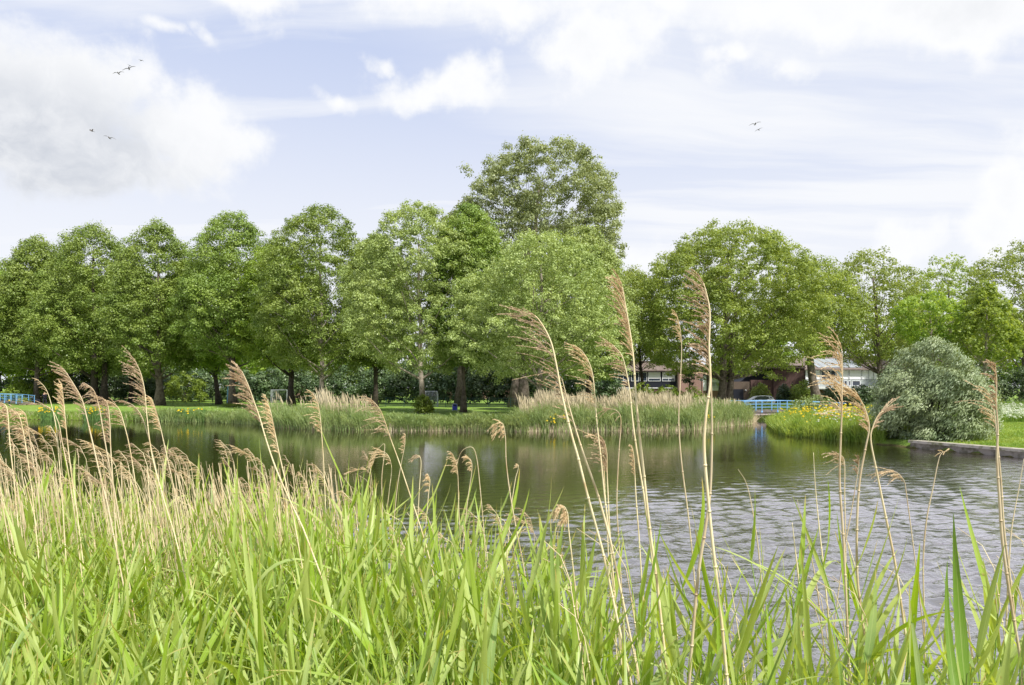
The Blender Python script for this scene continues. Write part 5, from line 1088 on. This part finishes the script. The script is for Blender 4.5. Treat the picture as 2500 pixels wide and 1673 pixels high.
big = [  # label, points, depth, plume length, spread, stem radius, up, droop, branchlets, fat
 ('tallest reed at centre left, its combed tan plume arching left before the round linden', [(1270, 772), (1300, 768), (1322, 790), (1345, 835), (1358, 890), (1372, 965), (1395, 1060), (1412, 1120), (1432, 1200), (1470, 1340)], 2.5, .38, .15, .0056, .35, .02, 24, 1.0),
 ('reed leaning just right of the tallest combed plume, sprays low on stem', [(1372, 925), (1385, 975), (1400, 1030), (1425, 1110), (1460, 1210), (1490, 1320)], 2.55, .20, .07, .0055, .5, .15, 7, .9),
 ('reed with loose combed plume below and right of the tallest one', [(1420, 855), (1436, 880), (1447, 915), (1452, 965), (1458, 1040), (1466, 1110), (1476, 1210), (1490, 1330)], 2.9, .24, .11, .0042, .45, .08, 20, 1.),
 ('reed with combed plume blown left, standing left of the upright pointed plume', [(1496, 842), (1518, 868), (1530, 912), (1538, 960), (1545, 1030), (1556, 1110), (1572, 1210), (1588, 1330)], 2.8, .19, .095, .0045, .42, .08, 15, 1.),
 ('reed with dense upright pointed plume between round linden and planes', [(1520, 702), (1528, 750), (1538, 810), (1546, 870), (1552, 960), (1560, 1050), (1572, 1160), (1585, 1280), (1604, 1420)], 2.4, .25, .11, .0056, .9, .0, 26, 1.05),
 ('slender reed with a thin small plume in front of broad plane crown', [(1654, 774), (1660, 800), (1664, 850), (1661, 930), (1657, 1030), (1664, 1130), (1678, 1240), (1690, 1350)], 3.0, .12, .07, .0038, .7, .1, 9, .9),
 ('tallest dry reed, brown plume flying left before the broad plane tree', [(1718, 692), (1726, 722), (1733, 765), (1731, 850), (1734, 930), (1724, 1010), (1719, 1090), (1727, 1200), (1740, 1330), (1760, 1500)], 2.2, .30, .13, .0060, .5, .04, 28, 1.05),
 ('pale bleached reed stalk without plume beside the tallest dry reed', [(1734, 868), (1737, 960), (1738, 1080), (1734, 1200), (1722, 1290), (1705, 1400), (1690, 1560)], 2.25, 0, 0, .0062, 0, 0, 0, 1),
 ('reed with hooked, nearly bare drooping tip over the far reed bed', [(1472, 1004), (1495, 999), (1512, 1010), (1516, 1035), (1512, 1090), (1508, 1160), (1506, 1240), (1512, 1340)], 3.2, .10, .04, .0036, .4, .3, 6, .8),
 ('bushy tufted reed head against the dark water at centre right', [(1478, 1085), (1482, 1110), (1482, 1150), (1484, 1200), (1488, 1290), (1495, 1400)], 3.0, .13, .11, .004, .6, .12, 20, 1.1),
 ('short reed head with two curled feathers left of bushy tuft', [(1440, 1062), (1462, 1070), (1470, 1090), (1474, 1140), (1478, 1220), (1484, 1330)], 3.1, .09, .07, .0035, .4, .2, 7, .9),
 ('reed with dense narrow head right of the bushy tuft', [(1545, 1095), (1548, 1120), (1550, 1160), (1553, 1220), (1560, 1310)], 3.0, .12, .035, .0035, .8, .1, 12, .9),
 ('tall straight reed before the white terrace, ragged plume over street lamp', [(2055, 852), (2057, 900), (2056, 950), (2055, 1010), (2052, 1090), (2050, 1180), (2058, 1300), (2064, 1420), (2070, 1560)], 2.6, .26, .16, .0052, .55, .05, 26, 1.1),
 ('reed with fanned plume joining another at the left of the willow', [(2078, 955), (2098, 972), (2114, 1005), (2122, 1045), (2112, 1100), (2098, 1180), (2092, 1290), (2094, 1420), (2112, 1560)], 2.7, .19, .14, .0052, .55, .02, 22, 1.15),
 ('reed with plume thrown to the right in front of the willow', [(2166, 1000), (2146, 1012), (2132, 1040), (2126, 1075), (2140, 1150), (2162, 1260), (2186, 1380), (2205, 1510), (2218, 1600)], 2.7, .12, .10, .0052, .6, .0, 14, 1.1),
 ('reed with short ragged head at right edge, before the vivid maple', [(2429, 890), (2433, 930), (2432, 985), (2436, 1050), (2434, 1120), (2440, 1220), (2448, 1330), (2468, 1470), (2490, 1600)], 2.5, .17, .06, .0058, .7, .1, 16, 1.1),
 ('reed with sparse left-blown feathers overlapping the right of the willow', [(2415, 960), (2424, 985), (2430, 1030), (2436, 1090), (2444, 1180), (2452, 1300), (2470, 1440)], 2.7, .15, .13, .0045, .4, .05, 9, 1.),
 ('reed with two drooping combed tufts over open water at right', [(2150, 1155), (2185, 1152), (2206, 1172), (2212, 1200), (2224, 1290), (2238, 1400), (2252, 1520)], 3.2, .14, .09, .003, .3, .3, 14, .9),
 ('bare reed with forked tip left of the quay wall', [(2312, 1100), (2298, 1108), (2290, 1130), (2278, 1190), (2262, 1270), (2254, 1370), (2256, 1500)], 3.0, .03, .05, .0036, .6, .2, 3, .9),
 ('low tufted reed head right below the ragged lamp reed', [(2040, 1108), (2056, 1114), (2062, 1135), (2062, 1200), (2064, 1300)], 3.2, .09, .09, .003, .4, .2, 10, .9),
 ('small pale reed tuft leaning against the crossing stems at right', [(2098, 1120), (2096, 1145), (2090, 1180), (2080, 1240), (2062, 1340), (2046, 1450)], 3.1, .08, .05, .003, .7, .1, 9, .9),
 ('bare straight reed stem between tall plane reed and lamp reed', [(1986, 1105), (1990, 1180), (1998, 1270), (2010, 1380), (2022, 1500)], 3.0, 0, 0, .0038, 0, 0, 0, 1),
 ('broken-topped reed stem leaning over glittering water, left of bare straight one', [(1802, 1146), (1822, 1180), (1836, 1240), (1850, 1330), (1862, 1450)], 3.2, 0, 0, .0035, 0, 0, 0, 1),
 ('thick short broken reed stem in the glittering water', [(1934, 1276), (1940, 1330), (1948, 1400), (1956, 1480)], 2.9, 0, 0, .0045, 0, 0, 0, 1),
 ('slanting dry reed with sparse tip left of the thick broken stem', [(1946, 1220), (1958, 1265), (1972, 1320), (1992, 1420), (2005, 1520)], 3.0, 0, 0, .0032, 0, 0, 0, 1),
 ('reed at the right edge leaning in from the corner', [(2500, 1120), (2488, 1190), (2470, 1290), (2462, 1400), (2456, 1540)], 2.8, 0, 0, .0038, 0, 0, 0, 1),
 ('reed with curled double plume before dark water at centre', [(1212, 1060), (1216, 1036), (1228, 1036), (1234, 1070), (1236, 1130), (1246, 1210), (1262, 1300), (1276, 1370)], 3.6, .15, .05, .0042, .5, .5, 18, 1.1),
 ('brown drooping clubbed reed head low at centre', [(1366, 1245), (1376, 1236), (1386, 1255), (1388, 1290), (1396, 1360), (1405, 1440)], 2.9, .10, .05, .0038, .3, .9, 22, 1.2),
 ('tiny curled reed tip just right of the curled double plume', [(1262, 1142), (1266, 1136), (1264, 1150), (1258, 1172), (1248, 1240), (1240, 1330)], 3.8, .03, .02, .0028, .4, .4, 5, .9),
 ('reed with long plume combed left above the gap in the green stand', [(912, 980), (928, 1000), (940, 1030), (955, 1075), (975, 1130), (995, 1190), (1018, 1260), (1040, 1330)], 3.8, .22, .13, .0040, .4, .15, 20, 1.1),
 ('arching reed with drooping thread-like tip, centre left', [(910, 1135), (922, 1100), (938, 1084), (938, 1110), (932, 1170), (934, 1250)], 4.2, .12, .06, .003, .4, .5, 10, 1.),
 ('reed with rounded drooping tuft beside arching thread-like one', [(925, 1105), (944, 1108), (956, 1140), (950, 1200), (940, 1280)], 4.3, .13, .09, .003, .4, .25, 14, 1.1),
 ('small reed head rising right of the rounded tuft', [(990, 1062), (988, 1090), (980, 1130), (970, 1190), (962, 1270)], 4.2, .12, .05, .003, .6, .2, 10, 1.),
 ('reed bending to a hook above the small centre gap', [(1010, 1122), (1022, 1112), (1028, 1130), (1024, 1190), (1020, 1270)], 4.3, .06, .05, .003, .4, .4, 7, 1.),
 ('reed head with ragged tip left of the small twin heads', [(858, 1150), (897, 1148), (904, 1180), (906, 1240), (908, 1300)], 4.6, .14, .08, .003, .4, .2, 14, 1.),
 ('left one of the small twin reed heads before dark water', [(1106, 1110), (1114, 1130), (1118, 1165), (1120, 1240), (1124, 1330)], 3.9, .12, .06, .003, .5, .2, 13, 1.05),
 ('right one of the small twin reed heads before dark water', [(1140, 1118), (1150, 1124), (1152, 1150), (1142, 1220), (1130, 1330)], 3.9, .10, .05, .003, .5, .3, 12, 1.05),
 ('bent reed arching over from the right of the twin heads', [(1112, 1150), (1126, 1104), (1152, 1092), (1164, 1120), (1172, 1190), (1180, 1280)], 3.9, .08, .04, .003, .4, .4, 6, .9),
 ('reed head ending in a brown tuft at right side of the gap', [(1046, 1160), (1050, 1175), (1046, 1210), (1040, 1280)], 4.2, .11, .06, .003, .5, .3, 12, 1.1),
 ('reed leaning left with long golden plume in front of the blue hoop pole', [(591, 907), (606, 940), (622, 985), (634, 1020), (650, 1075), (672, 1140), (702, 1210), (740, 1290)], 3.2, .26, .11, .0045, .6, .06, 32, 1.25),
 ('reed with bushy twisted plume right of the hoop reed', [(652, 975), (662, 1010), (672, 1060), (682, 1110), (698, 1180), (716, 1260)], 3.6, .30, .08, .004, .65, .15, 30, 1.1),
 ('reed with combed plume at left of the pale smooth trunk', [(764, 960), (776, 985), (782, 1020), (786, 1070), (790, 1130), (794, 1220)], 4.2, .28, .09, .0036, .5, .15, 18, 1.1),
 ('tall reed with double-layered plume over the stout dark trunk', [(331, 882), (345, 915), (354, 960), (358, 1010), (366, 1080), (378, 1140), (400, 1220), (425, 1300)], 3.8, .30, .13, .004, .55, .05, 28, 1.15),
 ('reed with bright combed plume over the twin-trunked linden', [(157, 903), (178, 935), (200, 975), (212, 1020), (226, 1080), (242, 1150), (262, 1230)], 3.6, .27, .12, .0042, .55, .06, 26, 1.15),
 ('reed curling over right of the twin-trunked plume', [(208, 936), (228, 952), (240, 985), (250, 1040), (262, 1110), (280, 1200)], 3.8, .17, .07, .0036, .45, .35, 18, 1.1),
 ('reed with narrow plume hanging left by the person', [(92, 927), (112, 950), (126, 990), (138, 1050), (144, 1120), (152, 1220)], 3.8, .11, .05, .0030, .6, .12, 6, .8),
 ('reed with long horizontal feathers right of the bicycle', [(80, 985), (120, 995), (142, 1030), (152, 1080), (166, 1150), (180, 1240)], 3.9, .16, .11, .0032, .45, .1, 7, .9),
 ('upright bushy reed head between person and twin trunks', [(152, 945), (156, 985), (160, 1030), (166, 1090), (176, 1170), (188, 1250)], 4.0, .26, .08, .0036, .8, .02, 28, 1.15),
 ('reed with tasselled plume below the stout dark trunk', [(371, 974), (380, 1000), (392, 1045), (402, 1090), (420, 1170)], 4.0, .20, .08, .0036, .6, .15, 22, 1.1),
 ('reed with broad tangled tuft between second and third trunks', [(248, 972), (262, 985), (268, 1030), (270, 1090), (276, 1180)], 3.9, .28, .10, .0036, .5, .25, 32, 1.2),
 ('reed bowing left under the twin trunks', [(255, 975), (288, 995), (304, 1040), (318, 1100), (332, 1190)], 4.1, .22, .11, .0034, .45, .15, 20, 1.1),
 ('reed with thin long plume left of double-layered one', [(300, 978), (325, 990), (345, 1015), (360, 1060), (376, 1120)], 4.1, .20, .06, .003, .5, .15, 12, 1.),
 ('left-edge reed with fanned brown head', [(-4, 988), (14, 990), (20, 1020), (24, 1080), (34, 1170)], 3.7, .18, .08, .0034, .5, .3, 22, 1.15),
 ('reed with umbrella-like brown head near the left edge', [(22, 1005), (44, 1010), (56, 1050), (66, 1110), (78, 1200)], 3.8, .22, .10, .0034, .45, .25, 24, 1.15),
 ('reed with arched combed head, third from the left edge', [(46, 1008), (60, 1008), (66, 1030), (74, 1080), (88, 1170)], 3.9, .18, .08, .0034, .4, .3, 18, 1.1),
]
for i, (lb, pts, Yd, PLn, spd, rr, up_, dr, nb, ft) in enumerate(big):
    dry_reed(lb, pts, Yd, PLn, spd, rr, up_, dr, nb, ft, seed=i, side=(1. if 'thrown to the right' in lb else -1.), group='tall dry reeds with plumes')
# the many smaller ones: eight built, then copied
rng = np.random.default_rng(77); protos = []
def proto_reed(i):
    g = np.random.default_rng(1200 + i); H = 2.5; b = g.uniform(.12, .34); hook = g.uniform(.03, .12); pl = i < 10
    pts = [np.array([-b * (t ** 1.5) * H * .45 - hook * max(0, (t - .9) / .1) ** 2, .05 * math.sin(3 * t + i), H * (t - .03 * max(0, (t - .9) / .1) ** 2)]) for t in np.linspace(1, 0, 22)]
    pts = np.array(pts); n = len(pts); mb = MB(); mb.tube(pts, [.0040 * (.32 + .68 * min(1, k / n * 1.8)) for k in range(n)], 5)
    s = .35
    while s < H: z = H - s; k = int(np.argmin(abs(pts[:, 2] - z))); mb.tube([pts[k], pts[k] + np.array([0, 0, .006])], .0038, 5); s += g.uniform(.15, .24)
    st = mb.build('stem', M['drystem'], None, True); sm = st.data; bpy.data.objects.remove(st); pm = None
    if pl:
        V, Q = plume_np(g, pts, g.uniform(.14, .24), g.uniform(.07, .12), g.uniform(.35, .7), g.uniform(.05, .4), int(g.integers(9, 15)), .95); o = np_mesh('plume', V, Q, M['plume']); pm = o.data; bpy.data.objects.remove(o)
    return sm, pm
protos = [proto_reed(i) for i in range(14)]
def small_reed(px, Y, tip, k, label, group, rz=None):
    x = W(px, Y); b = max(gz(x, Y), -.3); sc = (Z(tip, Y) - b) / 2.5; x += .28 * sc
    r_ = empty('dry_reed', (x, Y, b)); r_.rotation_euler = (0, 0, rng.normal() * .5 if rz is None else rz); r_.scale = (1, 1, sc); tag(r_, label, 'dry reed', group)
    link('stem', protos[k][0], None, r_)
    if protos[k][1] is not None: link('plume', protos[k][1], None, r_)
for i in range(95):          # crowd on the left
    px = rng.choice([rng.uniform(-40, 110), rng.uniform(110, 480), rng.uniform(420, 640), rng.uniform(600, 860)], p=[.26, .42, .16, .16])
    tip = rng.uniform(1045, 1150) if px > 110 else rng.uniform(1010, 1120); 
    if px > 600: tip = rng.uniform(1085, 1190)
    small_reed(px, rng.uniform(4.3, 7.2), tip, int(rng.integers(0, 10)), 'small tan-plumed reed in the crowd, ' + zone(px), 'small plumed reeds ' + zone(px))
for i in range(70):           # broken stems without heads within the left stand
    px = rng.uniform(-40, 900); small_reed(px, rng.uniform(4.2, 7.2), rng.uniform(1120, 1210), int(rng.integers(10, 14)), 'headless dry stem among the crowded reeds, ' + zone(px), 'headless stems ' + zone(px))
for i in range(20): small_reed(rng.uniform(900, 1330), rng.uniform(3.4, 4.6), rng.uniform(1200, 1330), int(rng.integers(0, 14)), 'short thin dry reed in the thin gap at centre', 'thin dry reeds in the centre gap')
for i in range(34):
    px = rng.choice([rng.uniform(1340, 1640), rng.uniform(1950, 2120), rng.uniform(2380, 2540), rng.uniform(1640, 2400)], p=[.4, .2, .22, .18])
    small_reed(px, rng.uniform(2.4, 3.3), rng.uniform(1240, 1480), int(rng.integers(10, 14)), 'headless brown stem in the sparse right stand, ' + zone(px), 'headless right-hand stems ' + zone(px))
g = np.random.default_rng(15); n = 900; px_ = g.uniform(-60, 900, n); Yl = g.uniform(4.6, 7.2, n); Xl = W(px_, Yl)
H_ = CZ + (HZ - g.uniform(1110, 1290, n)) * Yl / F + .3; V, Q = ribbons(np.column_stack([Xl + .15, Yl, np.full(n, -.3)]), H_, g.uniform(.006, .011, n), g.uniform(-.5, .5, n), np.column_stack([g.normal(-.35, .16, n), g.normal(0, .1, n)]), 6, taper=.5, curve=1.3)
tag(np_mesh('dry_stems', V, Q, M['drystem']), 'mass of tan headless stems among the left green reeds', 'reeds', kind='stuff')
# matted dead litter between the plants on the near bank
g = np.random.default_rng(5); n = 6000; Yl = np.sqrt(g.uniform(1, 36, n)); pxl = g.uniform(-200, 2700, n); Xl = (pxl - 1250) * Yl / F; okm = Yl < outer(pxl); Xl, Yl = Xl[okm], Yl[okm]; n = len(Xl)
V, Q = ribbons(np.column_stack([Xl, Yl, np.maximum(ground(Xl, Yl), -.05)]), g.uniform(.1, .5, n), g.uniform(.008, .02, n), g.uniform(0, 6.28, n), g.normal(size=(n, 2)) * .22, 3)
tag(np_mesh('dead_litter', V, Q, M['reeddry']), 'tangle of dead brown leaves low between the near reeds', 'litter', kind='stuff')
